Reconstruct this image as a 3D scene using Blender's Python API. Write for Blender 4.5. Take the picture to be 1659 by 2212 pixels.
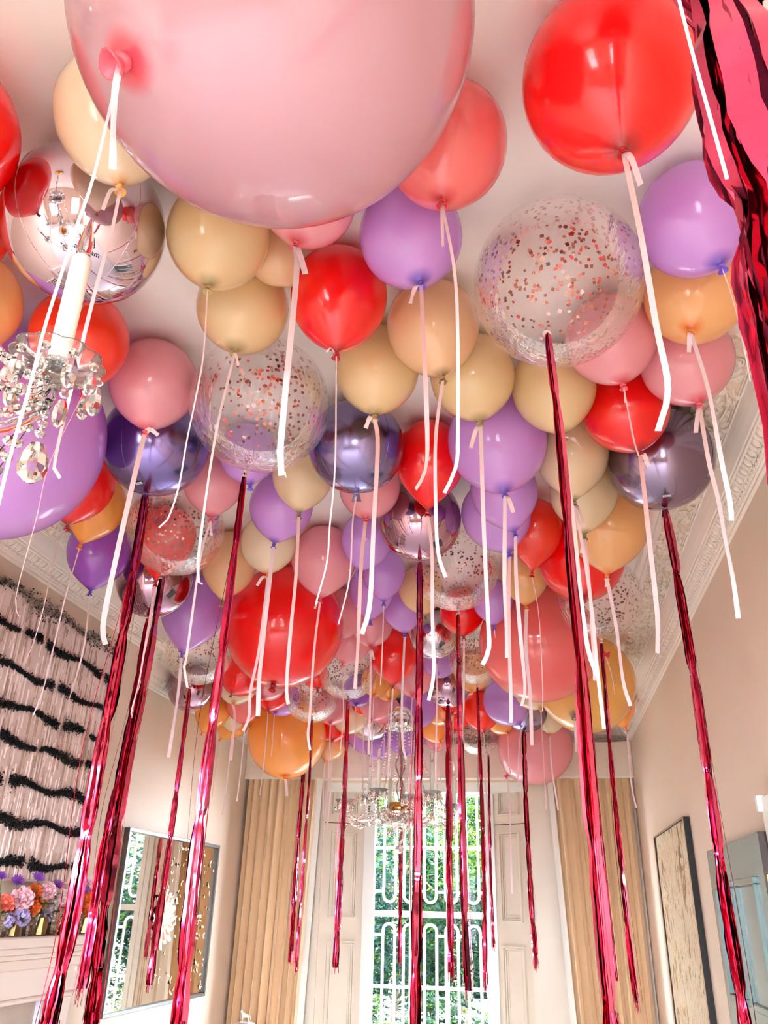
import bpy, math, random
import numpy as np
from mathutils import Vector, Matrix, Quaternion

for o in list(bpy.data.objects):
    bpy.data.objects.remove(o, do_unlink=True)
SC = bpy.context.scene
COL = SC.collection
S, CZ = 1.6, 1.65            # room unit in metres, lens height above the floor
random.seed(11)
rng = np.random.default_rng(11)

# ------------------------------------------------------------------ camera
def set_camera():
    f, pitch, yaw, roll = 1762.52, 0.455009, -0.183512, 0.0239293
    fw = Vector((math.sin(yaw)*math.cos(pitch), math.cos(yaw)*math.cos(pitch), math.sin(pitch)))
    r = Vector((math.cos(yaw), -math.sin(yaw), 0)); u = r.cross(fw)
    r2 = r*math.cos(roll) + u*math.sin(roll); u2 = u*math.cos(roll) - r*math.sin(roll)
    cd = bpy.data.cameras.new('camera'); co = bpy.data.objects.new('camera', cd); COL.objects.link(co)
    cd.sensor_fit = 'HORIZONTAL'; cd.sensor_width = 36.0; cd.lens = 36.0*f/1659.0
    cd.clip_start = 0.02; cd.clip_end = 200
    m = Matrix((r2, u2, -fw)).transposed().to_4x4(); m.translation = (0, 0, CZ)
    co.matrix_world = m
    SC.camera = co
set_camera()

# ------------------------------------------------------------------ sky, sun, exposure
SKY = 27.0
w = bpy.data.worlds.new('sky'); SC.world = w; w.use_nodes = True
bg = w.node_tree.nodes['Background']
bg.inputs['Color'].default_value = (0.86, 0.95, 1.11, 1); bg.inputs['Strength'].default_value = SKY
def portal(name, loc, rot, sx, sz):
    ld = bpy.data.lights.new(name, 'AREA'); ld.shape = 'RECTANGLE'; ld.size = sx; ld.size_y = sz
    ld.cycles.is_portal = True
    lo = bpy.data.objects.new(name, ld); COL.objects.link(lo); lo.location = loc; lo.rotation_euler = rot
portal('window_portal', (-1.125, 9.42, 1.46), (-math.pi/2, 0, 0), 1.40, 2.9)
for px in (-1.83, 0.17):
    portal('rear_window_portal', (px, -2.45, 1.85), (math.pi/2, 0, 0), 0.78, 1.7)
vs = SC.view_settings
SC.display_settings.display_device = 'sRGB'
vs.view_transform = 'Standard'; vs.look = 'None'; vs.gamma = 1.0; vs.use_curve_mapping = False
vs.exposure = 2.35
cy = SC.cycles
cy.max_bounces = 7; cy.diffuse_bounces = 4; cy.glossy_bounces = 3; cy.transmission_bounces = 6
cy.use_adaptive_sampling = True; cy.adaptive_threshold = 0.15; cy.adaptive_min_samples = 30
cy.transparent_max_bounces = 16; cy.caustics_reflective = False; cy.caustics_refractive = False
cy.sample_clamp_indirect = 2.0; cy.use_denoising = True

# ------------------------------------------------------------------ helpers
def U(x, y, z): return Vector((x*S, y*S, z*S + CZ))

class MB:
    """collects geometry for ONE mesh object"""
    def __init__(self): self.v, self.f, self.m = [], [], []
    def add(self, vs, fs, mi=0):
        b = len(self.v); self.v.extend([tuple(p) for p in vs])
        for q in fs: self.f.append(tuple(b+i for i in q)); self.m.append(mi)
    def box(self, lo, hi, mi=0):
        x0, y0, z0 = lo; x1, y1, z1 = hi
        self.add([(x0,y0,z0),(x1,y0,z0),(x1,y1,z0),(x0,y1,z0),(x0,y0,z1),(x1,y0,z1),(x1,y1,z1),(x0,y1,z1)],
                 [(0,3,2,1),(4,5,6,7),(0,1,5,4),(1,2,6,5),(2,3,7,6),(3,0,4,7)], mi)
    def bevbox(self, lo, hi, c=0.004, mi=0):
        x0, y0, z0 = lo; x1, y1, z1 = hi
        pts = []
        for z, k in ((z0, c), (z0+c, 0), (z1-c, 0), (z1, c)):
            pts += [(x0+k,y0+k,z),(x1-k,y0+k,z),(x1-k,y1-k,z),(x0+k,y1-k,z)]
        fs = [(3,2,1,0),(12,13,14,15)]
        for l in range(3):
            for i in range(4):
                j = (i+1) % 4; fs.append((l*4+i, l*4+j, l*4+4+j, l*4+4+i))
        self.add(pts, fs, mi)
    def tube(self, path, rad, n=8, mi=0, cap=True, flat=None):
        path = [Vector(p) for p in path]; rs = rad if hasattr(rad, '__len__') else [rad]*len(path)
        vs, fs = [], []; prev = None
        for i, p in enumerate(path):
            t = (path[min(i+1, len(path)-1)] - path[max(i-1, 0)])
            t = t.normalized() if t.length > 1e-9 else Vector((0,0,1))
            if prev is None:
                a = Vector((1,0,0)) if abs(t.x) < 0.8 else Vector((0,1,0)); u = t.cross(a).normalized()
            else:
                u = (prev - t*prev.dot(t)).normalized()
            prev = u; v = t.cross(u)
            for k in range(n):
                a = 2*math.pi*k/n; vs.append(p + (u*math.cos(a) + v*math.sin(a))*rs[i])
        for i in range(len(path)-1):
            for k in range(n):
                k2 = (k+1) % n; fs.append((i*n+k, i*n+k2, (i+1)*n+k2, (i+1)*n+k))
        if cap:
            fs.append(tuple(range(n-1, -1, -1))); b = (len(path)-1)*n; fs.append(tuple(range(b, b+n)))
        self.add(vs, fs, mi)
    def lathe(self, prof, n=24, c=(0,0,0), mi=0, scal=None):
        c = Vector(c); vs, fs = [], []
        for ri, (r, z) in enumerate(prof):
            for k in range(n):
                a = 2*math.pi*k/n; s = scal(a, z) if scal else 1.0
                vs.append(c + Vector((r*s*math.cos(a), r*s*math.sin(a), z)))
        for i in range(len(prof)-1):
            for k in range(n):
                k2 = (k+1) % n; fs.append((i*n+k, i*n+k2, (i+1)*n+k2, (i+1)*n+k))
        if prof[0][0] > 1e-6: fs.append(tuple(range(n-1, -1, -1)))
        if prof[-1][0] > 1e-6: b = (len(prof)-1)*n; fs.append(tuple(range(b, b+n)))
        self.add(vs, fs, mi)
    def grid(self, fn, nu, nv, mi=0):
        vs = [fn(i/nu, j/nv) for j in range(nv+1) for i in range(nu+1)]
        fs = [(j*(nu+1)+i, j*(nu+1)+i+1, (j+1)*(nu+1)+i+1, (j+1)*(nu+1)+i) for j in range(nv) for i in range(nu)]
        self.add(vs, fs, mi)
    def mesh(self, name, mats, smooth=True):
        me = bpy.data.meshes.new(name); me.from_pydata(self.v, [], self.f)
        for m in (mats if isinstance(mats, (list, tuple)) else [mats]): me.materials.append(m)
        if any(self.m): me.polygons.foreach_set('material_index', self.m)
        if smooth: me.polygons.foreach_set('use_smooth', [True]*len(me.polygons))
        me.update(); return me
    def build(self, name, mats, parent=None, smooth=True, loc=None, rot=None, scale=None):
        return obj(name, self.mesh(name, mats, smooth), parent, loc, rot, scale)

def obj(name, me, parent=None, loc=None, rot=None, scale=None):
    o = bpy.data.objects.new(name, me); COL.objects.link(o)
    if parent: o.parent = parent
    if loc is not None: o.location = loc
    if rot is not None:
        if isinstance(rot, Quaternion): o.rotation_mode = 'QUATERNION'; o.rotation_quaternion = rot
        else: o.rotation_euler = rot
    if scale is not None: o.scale = (scale,)*3 if isinstance(scale, (int, float)) else scale
    return o
def empty(name, loc=(0,0,0)):
    o = bpy.data.objects.new(name, None); COL.objects.link(o); o.location = loc; o.empty_display_size = 0.05
    return o
def tag(o, label, cat, group=None):
    o['label'] = label; o['category'] = cat
    if group: o['group'] = group
    return o
def struct(o): o['kind'] = 'structure'; return o
def stuff(o): o['kind'] = 'stuff'; return o
def lerp(a, b, t): return a + (b-a)*t
def spline(pts, n):
    P = [Vector(p) for p in pts]
    if len(P) == 2: return [P[0].lerp(P[1], i/(n-1)) for i in range(n)]
    L = [0.0]
    for a, b in zip(P, P[1:]): L.append(L[-1] + max((b-a).length, 1e-6))
    out = []
    for i in range(n):
        s = L[-1]*i/(n-1); k = 0
        while k < len(P)-2 and s > L[k+1]: k += 1
        t = (s-L[k])/(L[k+1]-L[k]); p1, p2 = P[k], P[k+1]
        p0 = P[k-1] if k > 0 else p1*2-p2; p3 = P[k+2] if k+2 < len(P) else p2*2-p1
        out.append(0.5*((2*p1) + (p2-p0)*t + (2*p0-5*p1+4*p2-p3)*t*t + (3*p1-p0-3*p2+p3)*t*t*t))
    return out

# ------------------------------------------------------------------ materials
def lin(c):
    return tuple(((v/255)/12.92 if v/255 <= 0.04045 else ((v/255+0.055)/1.055)**2.4) for v in c) + (1,)
MATS = {}
def pmat(name, rgb, rough=0.5, metal=0.0, spec=0.5, noise=0.0, nscale=8.0, bump=0.0, bscale=60.0, coat=0.0, stretch=None, trans=0.0, ior=1.5, rgb2=None, sheen=0.0):
    if name in MATS: return MATS[name]
    m = bpy.data.materials.new(name); m.use_nodes = True; nt = m.node_tree
    p = nt.nodes['Principled BSDF']; c = lin(rgb)
    p.inputs['Base Color'].default_value = c; p.inputs['Roughness'].default_value = rough
    p.inputs['Metallic'].default_value = metal; p.inputs['Specular IOR Level'].default_value = spec
    p.inputs['Coat Weight'].default_value = coat; p.inputs['Coat Roughness'].default_value = 0.05
    p.inputs['Transmission Weight'].default_value = trans; p.inputs['IOR'].default_value = ior
    if sheen: p.inputs['Sheen Weight'].default_value = sheen
    if noise or bump:
        tc = nt.nodes.new('ShaderNodeTexCoord'); mp = nt.nodes.new('ShaderNodeMapping')
        nt.links.new(tc.outputs['Object'], mp.inputs['Vector'])
        if stretch: mp.inputs['Scale'].default_value = stretch
    if noise:
        n = nt.nodes.new('ShaderNodeTexNoise'); n.inputs['Scale'].default_value = nscale; n.inputs['Detail'].default_value = 5
        nt.links.new(mp.outputs[0], n.inputs['Vector'])
        mx = nt.nodes.new('ShaderNodeMix'); mx.data_type = 'RGBA'
        c2 = lin(rgb2) if rgb2 else tuple(max(0, v*(1-noise)) for v in c[:3]) + (1,)
        mx.inputs[6].default_value = c; mx.inputs[7].default_value = c2
        nt.links.new(n.outputs['Fac'], mx.inputs[0]); nt.links.new(mx.outputs[2], p.inputs['Base Color'])
    if bump:
        n = nt.nodes.new('ShaderNodeTexNoise'); n.inputs['Scale'].default_value = bscale; n.inputs['Detail'].default_value = 3
        nt.links.new(mp.outputs[0], n.inputs['Vector'])
        b = nt.nodes.new('ShaderNodeBump'); b.inputs['Strength'].default_value = bump; b.inputs['Distance'].default_value = 0.01
        nt.links.new(n.outputs['Fac'], b.inputs['Height']); nt.links.new(b.outputs[0], p.inputs['Normal'])
    MATS[name] = m; return m

def latex(name, rgb, deep, transl=0.36, rough=0.20, deep_h=0.075):
    m = bpy.data.materials.new(('latex_' if deep_h > .05 else 'giant_latex_') + name); m.use_nodes = True; nt = m.node_tree
    p = nt.nodes['Principled BSDF']; out = nt.nodes['Material Output']
    tc = nt.nodes.new('ShaderNodeTexCoord'); sx = nt.nodes.new('ShaderNodeSeparateXYZ'); nt.links.new(tc.outputs['Generated'], sx.inputs[0])
    mr = nt.nodes.new('ShaderNodeMapRange'); mr.inputs[1].default_value = deep_h; mr.inputs[2].default_value = deep_h*.07; mr.interpolation_type = 'SMOOTHSTEP'
    nt.links.new(sx.outputs['Z'], mr.inputs[0])
    mx = nt.nodes.new('ShaderNodeMix'); mx.data_type = 'RGBA'; mx.inputs[6].default_value = lin(rgb); mx.inputs[7].default_value = lin(deep)
    nt.links.new(mr.outputs[0], mx.inputs[0]); nt.links.new(mx.outputs[2], p.inputs['Base Color'])
    p.inputs['Roughness'].default_value = rough; p.inputs['Specular IOR Level'].default_value = 0.5
    p.inputs['Coat Weight'].default_value = 1.0; p.inputs['Coat Roughness'].default_value = 0.04
    tr = nt.nodes.new('ShaderNodeBsdfTranslucent'); nt.links.new(mx.outputs[2], tr.inputs['Color'])
    ms = nt.nodes.new('ShaderNodeMixShader'); ms.inputs[0].default_value = transl
    nt.links.new(p.outputs[0], ms.inputs[1]); nt.links.new(tr.outputs[0], ms.inputs[2]); nt.links.new(ms.outputs[0], out.inputs['Surface'])
    return m
def clear_film(name, tint, blend=0.22, rough=0.02, gl=(1,1,1), amp=1.0, add=0.0, wrinkle=0.0):
    m = bpy.data.materials.new(name); m.use_nodes = True; nt = m.node_tree; nt.nodes.remove(nt.nodes['Principled BSDF'])
    out = nt.nodes['Material Output']; t = nt.nodes.new('ShaderNodeBsdfTransparent'); t.inputs['Color'].default_value = tuple(tint)+(1,)
    g = nt.nodes.new('ShaderNodeBsdfGlossy'); g.inputs['Roughness'].default_value = rough; g.inputs['Color'].default_value = tuple(gl)+(1,)
    lw = nt.nodes.new('ShaderNodeLayerWeight'); lw.inputs['Blend'].default_value = blend
    ms = nt.nodes.new('ShaderNodeMixShader'); mu = nt.nodes.new('ShaderNodeMath'); mu.operation = 'MULTIPLY_ADD'
    mu.inputs[1].default_value = amp; mu.inputs[2].default_value = add; nt.links.new(lw.outputs['Fresnel'], mu.inputs[0])
    if wrinkle:
        tc = nt.nodes.new('ShaderNodeTexCoord'); mp = nt.nodes.new('ShaderNodeMapping'); mp.inputs['Scale'].default_value = (5, 5, .7)
        nz = nt.nodes.new('ShaderNodeTexNoise'); nz.inputs['Scale'].default_value = 2.5; bp = nt.nodes.new('ShaderNodeBump'); bp.inputs['Strength'].default_value = wrinkle; bp.inputs['Distance'].default_value = .02
        nt.links.new(tc.outputs['Object'], mp.inputs[0]); nt.links.new(mp.outputs[0], nz.inputs['Vector']); nt.links.new(nz.outputs['Fac'], bp.inputs['Height']); nt.links.new(bp.outputs[0], g.inputs['Normal'])
    nt.links.new(mu.outputs[0], ms.inputs[0]); nt.links.new(t.outputs[0], ms.inputs[1]); nt.links.new(g.outputs[0], ms.inputs[2])
    nt.links.new(ms.outputs[0], out.inputs['Surface']); MATS[name] = m; return m

WALL = pmat('peach_plaster', (240, 216, 194), 0.6, noise=0.04, nscale=3, bump=0.03, bscale=90)
CEIL = pmat('ceiling_plaster', (248, 236, 229), 0.7, noise=0.03, nscale=4)
CORN = pmat('cornice_plaster', (250, 234, 221), 0.6, bump=0.04, bscale=200)
RELIEF = pmat('relief_plaster', (250, 232, 216), 0.65)
WHITE = pmat('white_gloss_paint', (246, 243, 236), 0.3)
CREAM = pmat('cream_joinery_paint', (228, 212, 194), 0.4)
PELM = pmat('pelmet_fabric', (252, 234, 216), 0.75, bump=0.03, bscale=400)
CURT = pmat('curtain_silk', (240, 204, 162), 0.5, noise=0.02, nscale=6, stretch=(3,3,.2), sheen=0.3)
LINING = pmat('curtain_lining', (248, 242, 232), 0.6)
GLASSPANE = clear_film('window_glass', (0.97, 0.99, 0.98), 0.08, 0.0)
# ================================================================== the room shell
XR, XL, XB, YC, YB, YF = .606*S, -1.92*S, -1.645*S, 3.25*S, 5.56*S, -2.3
ZC = 1.16*S + CZ
WX0, WX1 = -1.377*S, -0.077*S          # opening of the shutter reveal in the back wall plane
WIN0, WIN1, YW = -1.097*S, -0.320*S, 5.70*S
ZH, ZSILL = 0.765*S + CZ, 0.04        # window head and sill
m = MB(); m.box((XL-.3, YF-.3, -.12), (XR+.3, YB+.5, 0)); struct(m.build('floor', pmat('pale_oak_floor', (244, 240, 235), 0.4, noise=0.15, nscale=5, stretch=(1,8,1)), smooth=False))
m = MB(); m.box((XL-.3, YF-.3, ZC), (XR+.3, YB+.5, ZC+.15)); struct(m.build('ceiling', CEIL, smooth=False))
m = MB(); m.box((XR, YF-.3, 0), (XR+.2, YB+.5, ZC)); struct(m.build('wall_right', WALL, smooth=False))
m = MB(); m.box((XL-.2, YC, 0), (XL, YB+.5, ZC)); m.box((XL-.2, YF-.3, 0), (XB, YC, ZC)); struct(m.build('wall_left', WALL, smooth=False))
m = MB()
m.box((XL, YB, 0), (WX0, YB+.5, ZC)); m.box((WX1, YB, 0), (XR, YB+.5, ZC))
m.box((WX0, YB, ZH), (WX1, YB+.5, ZC)); m.box((WX0, YB+.1, 0), (WX1, YB+.5, ZSILL))
struct(m.build('wall_back', WALL, smooth=False))
# wall behind the lens with two tall sash windows
RW = ((-2.22, -1.44), (-0.22, 0.56)); RZ0, RZ1 = 1.00, 2.70
m = MB()
m.box((XB, YF-.3, 0), (XR, YF, RZ0)); m.box((XB, YF-.3, RZ1), (XR, YF, ZC))
for a, b in ((XB, RW[0][0]), (RW[0][1], RW[1][0]), (RW[1][1], XR)): m.box((a, YF-.3, RZ0), (b, YF, RZ1))
struct(m.build('wall_front', WALL, smooth=False))

def sash_window(name, x0, x1, z0, z1, y, rows, cols, fw=.05, bar=.022, meet=None, sgn=1):
    """frame, meeting rail, glazing bars and one pane per light"""
    root = struct(empty(name, ((x0+x1)/2, y, z0)))
    L = Vector((-(x0+x1)/2, -y, -z0))
    def part(nm, boxes, mat, par=root):
        q = MB()
        for lo, hi in boxes: q.bevbox(Vector(lo)+L, Vector(hi)+L, .004)
        return q.build(nm, mat, par, smooth=False)
    d = .045
    part('frame', [((x0,y-d,z0),(x0+fw,y+d,z1)), ((x1-fw,y-d,z0),(x1,y+d,z1)), ((x0+fw,y-d,z1-fw),(x1-fw,y+d,z1)), ((x0+fw,y-d,z0),(x1-fw,y+d,z0+fw))], WHITE)
    meet = meet or (z0+z1)/2
    part('meeting_rail', [((x0+fw,y-d*.8,meet-.03),(x1-fw,y+d*.8,meet+.03))], WHITE)
    for k, (a, b) in enumerate(((z0+fw, meet-.03), (meet+.03, z1-fw))):
        xsplit = [lerp(x0+fw, x1-fw, i/cols) for i in range(cols+1)]; zs = [lerp(a, b, j/rows) for j in range(rows+1)]
        for i in range(1, cols): part('glazing_bar', [((xsplit[i]-bar/2,y-.02,a),(xsplit[i]+bar/2,y+.02,b))], WHITE)
        for j in range(1, rows): part('glazing_bar', [((x0+fw,y-.016,zs[j]-bar/2),(x1-fw,y+.016,zs[j]+bar/2))], WHITE)
        for i in range(cols):
            for j in range(rows):
                q = MB(); q.box(Vector((xsplit[i],y-.003,zs[j]))+L, Vector((xsplit[i+1],y+.003,zs[j+1]))+L)
                q.build('pane', GLASSPANE, root, smooth=False)
    return root
sash_window('window_1', WIN0, WIN1, ZSILL, ZH, YW, 1, 3, fw=.055, meet=1.63)
sash_window('window_2', RW[0][0], RW[0][1], RZ0, RZ1, YF-.13, 2, 3)
sash_window('window_3', RW[1][0], RW[1][1], RZ0, RZ1, YF-.13, 2, 3)
# white window lining between the reveal and the sash
m = MB()
m.box((WIN0-.06, YW-.03, ZSILL), (WIN0, YW+.33, ZH)); m.box((WIN1, YW-.03, ZSILL), (WIN1+.06, YW+.33, ZH))
m.box((WX0, YB+.005, ZH-.09), (WX1, YB+.40, ZH)); m.box((WX0, YB+.02, ZSILL-.02), (WX1, YW+.4, ZSILL))
struct(m.build('trim_9', WHITE, smooth=False))

# ---- splayed folding shutters left and right of the sash
def shutter(a, b, label):
    """a, b: plan points of the outer and inner edge; panelled leaf between them"""
    a, b = Vector((a[0], a[1], 0)), Vector((b[0], b[1], 0)); e = (b-a); W = e.length; e.normalize()
    n = Vector((e.y, -e.x, 0));  n = n if n.y < 0 else -n
    root = empty('window_shutter', a + Vector((0,0,ZSILL)))
    def slab(q, u0, u1, z0, z1, d0, d1):
        P = [e*u0, e*u1]
        vs = []
        for z in (z0, z1):
            for u, d in ((u0,d0),(u1,d0),(u1,d1),(u0,d1)): vs.append(e*u + n*d + Vector((0,0,z-ZSILL)))
        q.add(vs, [(0,3,2,1),(4,5,6,7),(0,1,5,4),(1,2,6,5),(2,3,7,6),(3,0,4,7)])
    q = MB(); slab(q, 0, W, ZSILL, ZH, -.04, 0); q.build('leaf', CREAM, root, smooth=False)
    q = MB(); slab(q, 0, W, 2.474, 2.482, 0, .002); q.build('joint_line', pmat('joint_shadow', (96, 70, 48), .8), root, smooth=False)
    for z0, z1 in ((2.565, 2.86), (1.58, 2.40), (.45, 1.375)):
        u0, u1 = W*.17, W*.80
        for k, (i, d, w_) in enumerate(((0, .030, .016), (.020, .018, .014), (.042, .009, .012))):
            q = MB()
            slab(q, u0+i, u1-i, z1-i-w_, z1-i, 0, d); slab(q, u0+i, u1-i, z0+i, z0+i+w_, 0, d)
            slab(q, u0+i, u0+i+w_, z0+i+w_, z1-i-w_, 0, d); slab(q, u1-i-w_, u1-i, z0+i+w_, z1-i-w_, 0, d)
            q.build('panel_moulding', CREAM, root, smooth=False)
    tag(root, label, 'shutter', 'shutters of the tall window')
shutter((WX0, YB), (WIN0-.05, YW), 'cream panelled window shutter beside the left curtain')
shutter((WX1, YB), (WIN1+.05, YW), 'cream panelled window shutter beside the right curtain')
# architrave boards on the back wall
for k, (a, b) in enumerate(((WX0-.30, WX0-.012), (WX1+.012, WX1+.33))):
    m = MB(); m.box((a, YB-.02, 0), (b, YB, ZH))
    sg = 1 if k else -1; c0 = b if k else a
    for d, w_, t in ((0, .03, .034), (.03, .022, .028), (.058, .014, .024)):
        x0, x1 = sorted((c0-sg*d, c0-sg*(d+w_))); m.box((x0, YB-t, 0), (x1, YB-.02, ZH))
    struct(m.build('trim_%d' % (10+k), CREAM, smooth=False))

# ---- wrought iron grille outside the window, painted white
IRON = pmat('white_ironwork', (250, 250, 247), 0.45)
def grille():
    yg = 5.80*S; root = empty('window_grille', ((WIN0+WIN1)/2, yg, ZSILL)); o0 = Vector(root.location)
    tag(root, 'white wrought iron window grille with tall rounded loops', 'grille')
    xsl = [-1.567, -1.352, -1.137, -0.919, -0.695]; hw = .062
    def bar(nm, pts, r): 
        q = MB(); q.tube([Vector(p)-o0 for p in pts], r, 8); q.build(nm, IRON, root)
    for x in xsl:
        for z0, z1, lo, hi in ((1.74, 2.825, True, True), (.30, 1.536, False, True)):
            pts = []
            if lo: pts += [(x+hw*math.cos(a), yg, z0+hw+hw*math.sin(a)) for a in np.linspace(math.pi, 2*math.pi, 9)]
            else: pts += [(x-hw, yg, z0), ]
            if not lo:
                pts += [(x-hw, yg, z1-hw)] + [(x-hw*math.cos(a), yg, z1-hw+hw*math.sin(a)) for a in np.linspace(.3, math.pi-.3, 8)] + [(x+hw, yg, z1-hw), (x+hw, yg, z0)]
            else:
                pts += [(x+hw, yg, z1-hw)] + [(x+hw*math.cos(a), yg, z1-hw+hw*math.sin(a)) for a in np.linspace(.3, math.pi-.3, 8)] + [(x-hw, yg, z1-hw), (x-hw, yg, z0+hw)]
            bar('loop_bar', pts, .0135)
    for z in (2.536, 2.26, 1.839, 1.435, .977, .50):
        if z in (1.839, 1.435, 2.536):
            ed = [WIN0-.1] + sum([[x-hw, x+hw] for x in xsl], []) + [WIN1+.1]
            for i in range(0, len(ed), 2): bar('cross_bar', [(ed[i], yg, z), (ed[i+1], yg, z)], .012)
        else: bar('cross_bar', [(WIN0-.1, yg, z), (WIN1+.1, yg, z)], .016)
    for z in (2.65, .70):
        for i in range(4):
            xm = (xsl[i]+xsl[i+1])/2
            for sg in (-1, 1):
                for up in (-1, 1):
                    pts = [(xm+sg*(.004+.030*(1-math.cos(a))*.5+.012*math.sin(a)*0), yg, z+up*(.012+.05*a/5.2)) for a in np.linspace(0, 3.0, 7)]
                    c = Vector((xm+sg*.020, yg, z+up*.045))
                    pts += [(c.x+sg*.018*math.cos(a)*(1-a/12), yg, c.z+up*.018*math.sin(a)*(1-a/12)) for a in np.linspace(.2, 4.6, 10)]
                    bar('scroll', pts, .006)
grille()

# ---- cornice: swept moulding with eggs, darts and a leaf frieze
PROF = [(0,.998),(.007,1.004),(.007,1.011),(.013,1.013),(.014,1.018),(.020,1.0185),(.020,1.029),(.023,1.031),(.030,1.036),(.035,1.043),(.037,1.048),
        (.047,1.0485),(.0475,1.056),(.051,1.058),(.055,1.068),(.061,1.081),(.067,1.097),(.071,1.113),(.075,1.114),(.0755,1.1205),(.158,1.1205),
        (.159,1.127),(.168,1.131),(.175,1.133),(.177,1.140),(.190,1.144),(.198,1.151),(.200,1.162)]
def egg_mesh():
    q = MB(); h, w_, d = .0215, .0200, .013; n = 8
    vs, fs = [], []
    for i in range(6):
        t = i/5
        for k in range(n+1):
            a = math.pi*k/n; tap = 1-.55*max(0, t-.35)**1.4
            rr = math.sin(math.pi*(0.12+.88*t)/1.0) if t > 0 else .37
            vs.append((w_*.92*tap*rr**.6*math.cos(a), -d*rr**.7*math.sin(a), h*(1-2*t)))
    for i in range(5):
        for k in range(n): fs.append((i*(n+1)+k, i*(n+1)+k+1, (i+1)*(n+1)+k+1, (i+1)*(n+1)+k))
    q.add(vs, fs)
    # raised rim around the egg
    rim = [(w_*1.32*math.cos(a)*(1-.25*max(0, -math.sin(a))), -.004, h*.25+h*1.28*math.sin(a)) for a in np.linspace(math.radians(35), math.radians(-215), 15)]
    q.tube(rim, .0034, 5)
    return q.mesh('egg', CORN)
def dart_mesh():
    q = MB(); q.add([(0,-.011,.020),(-.0055,-.002,.022),(.0055,-.002,.022),(0,-.008,-.020),(-.004,-.002,-.012),(.004,-.002,-.012)],[(0,1,4,3),(0,3,5,2)])
    q.box((-.010,-.006,-.040),(.010,.004,-.029)); q.box((.0275,-.006,-.040),(.0475,.004,-.029)); 
    return q
def leaf_relief(L=.62, W_=.128):
    """one repeat of scrolling acanthus on the flat soffit; x along the wall, y across, z down"""
    q = MB(); R = random.Random(4)
    def leaf(x, y, a, l, wd):
        ca, sa = math.cos(a), math.sin(a); n = 5; vs = []
        bend = R.uniform(-.9, .9)
        for i in range(n+1):
            t = i/n; wv = wd*math.sin(math.pi*min(1, .12+.88*t))**.8*(1+.25*math.sin(9*t)); px = l*t; py = bend*l*t*t*.5; z = -.017*math.sin(math.pi*(.15+.8*t))-.004
            for sgn, zz in ((-1, 0), (0, z), (1, 0)):
                u, v = px, py+sgn*wv; vs.append((x+u*ca-v*sa, y+u*sa+v*ca, zz))
        q.add(vs, [(i*3+k, i*3+k+1, i*3+k+4, i*3+k+3) for i in range(n) for k in range(2)])
    pts = [(L*i/30, W_*.5+W_*.26*math.sin(2*math.pi*i/30), -.006) for i in range(31)]
    q.tube(pts, .0055, 5)
    for c, sg in ((L*.25, -1), (L*.75, 1)):
        yc = W_*.5+sg*W_*.02
        sp = [(c+(.046-.0062*a)*math.cos(a*sg+.6), yc+(.046-.0062*a)*math.sin(a*sg+.6), -.006) for a in np.linspace(0, 6.6, 26)]
        q.tube(sp, [.0048-.0001*i for i in range(26)], 5)
        for k in range(7):
            a = k*2*math.pi/7; leaf(c+.006*math.cos(a), yc+.006*math.sin(a), a, .020, .006)
    for i in range(84):
        x = R.uniform(0, L); y = R.uniform(.012, W_-.012); leaf(x, y, R.uniform(0, 6.28), R.uniform(.026, .054), R.uniform(.005, .010))
    for y in (.003, W_-.003):
        q.tube([(0, y, -.003), (L, y, -.003)], .004, 5)
    return q
EGG = egg_mesh(); DART = dart_mesh(); LEAFM = leaf_relief().mesh('leaf_scroll', RELIEF)
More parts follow.
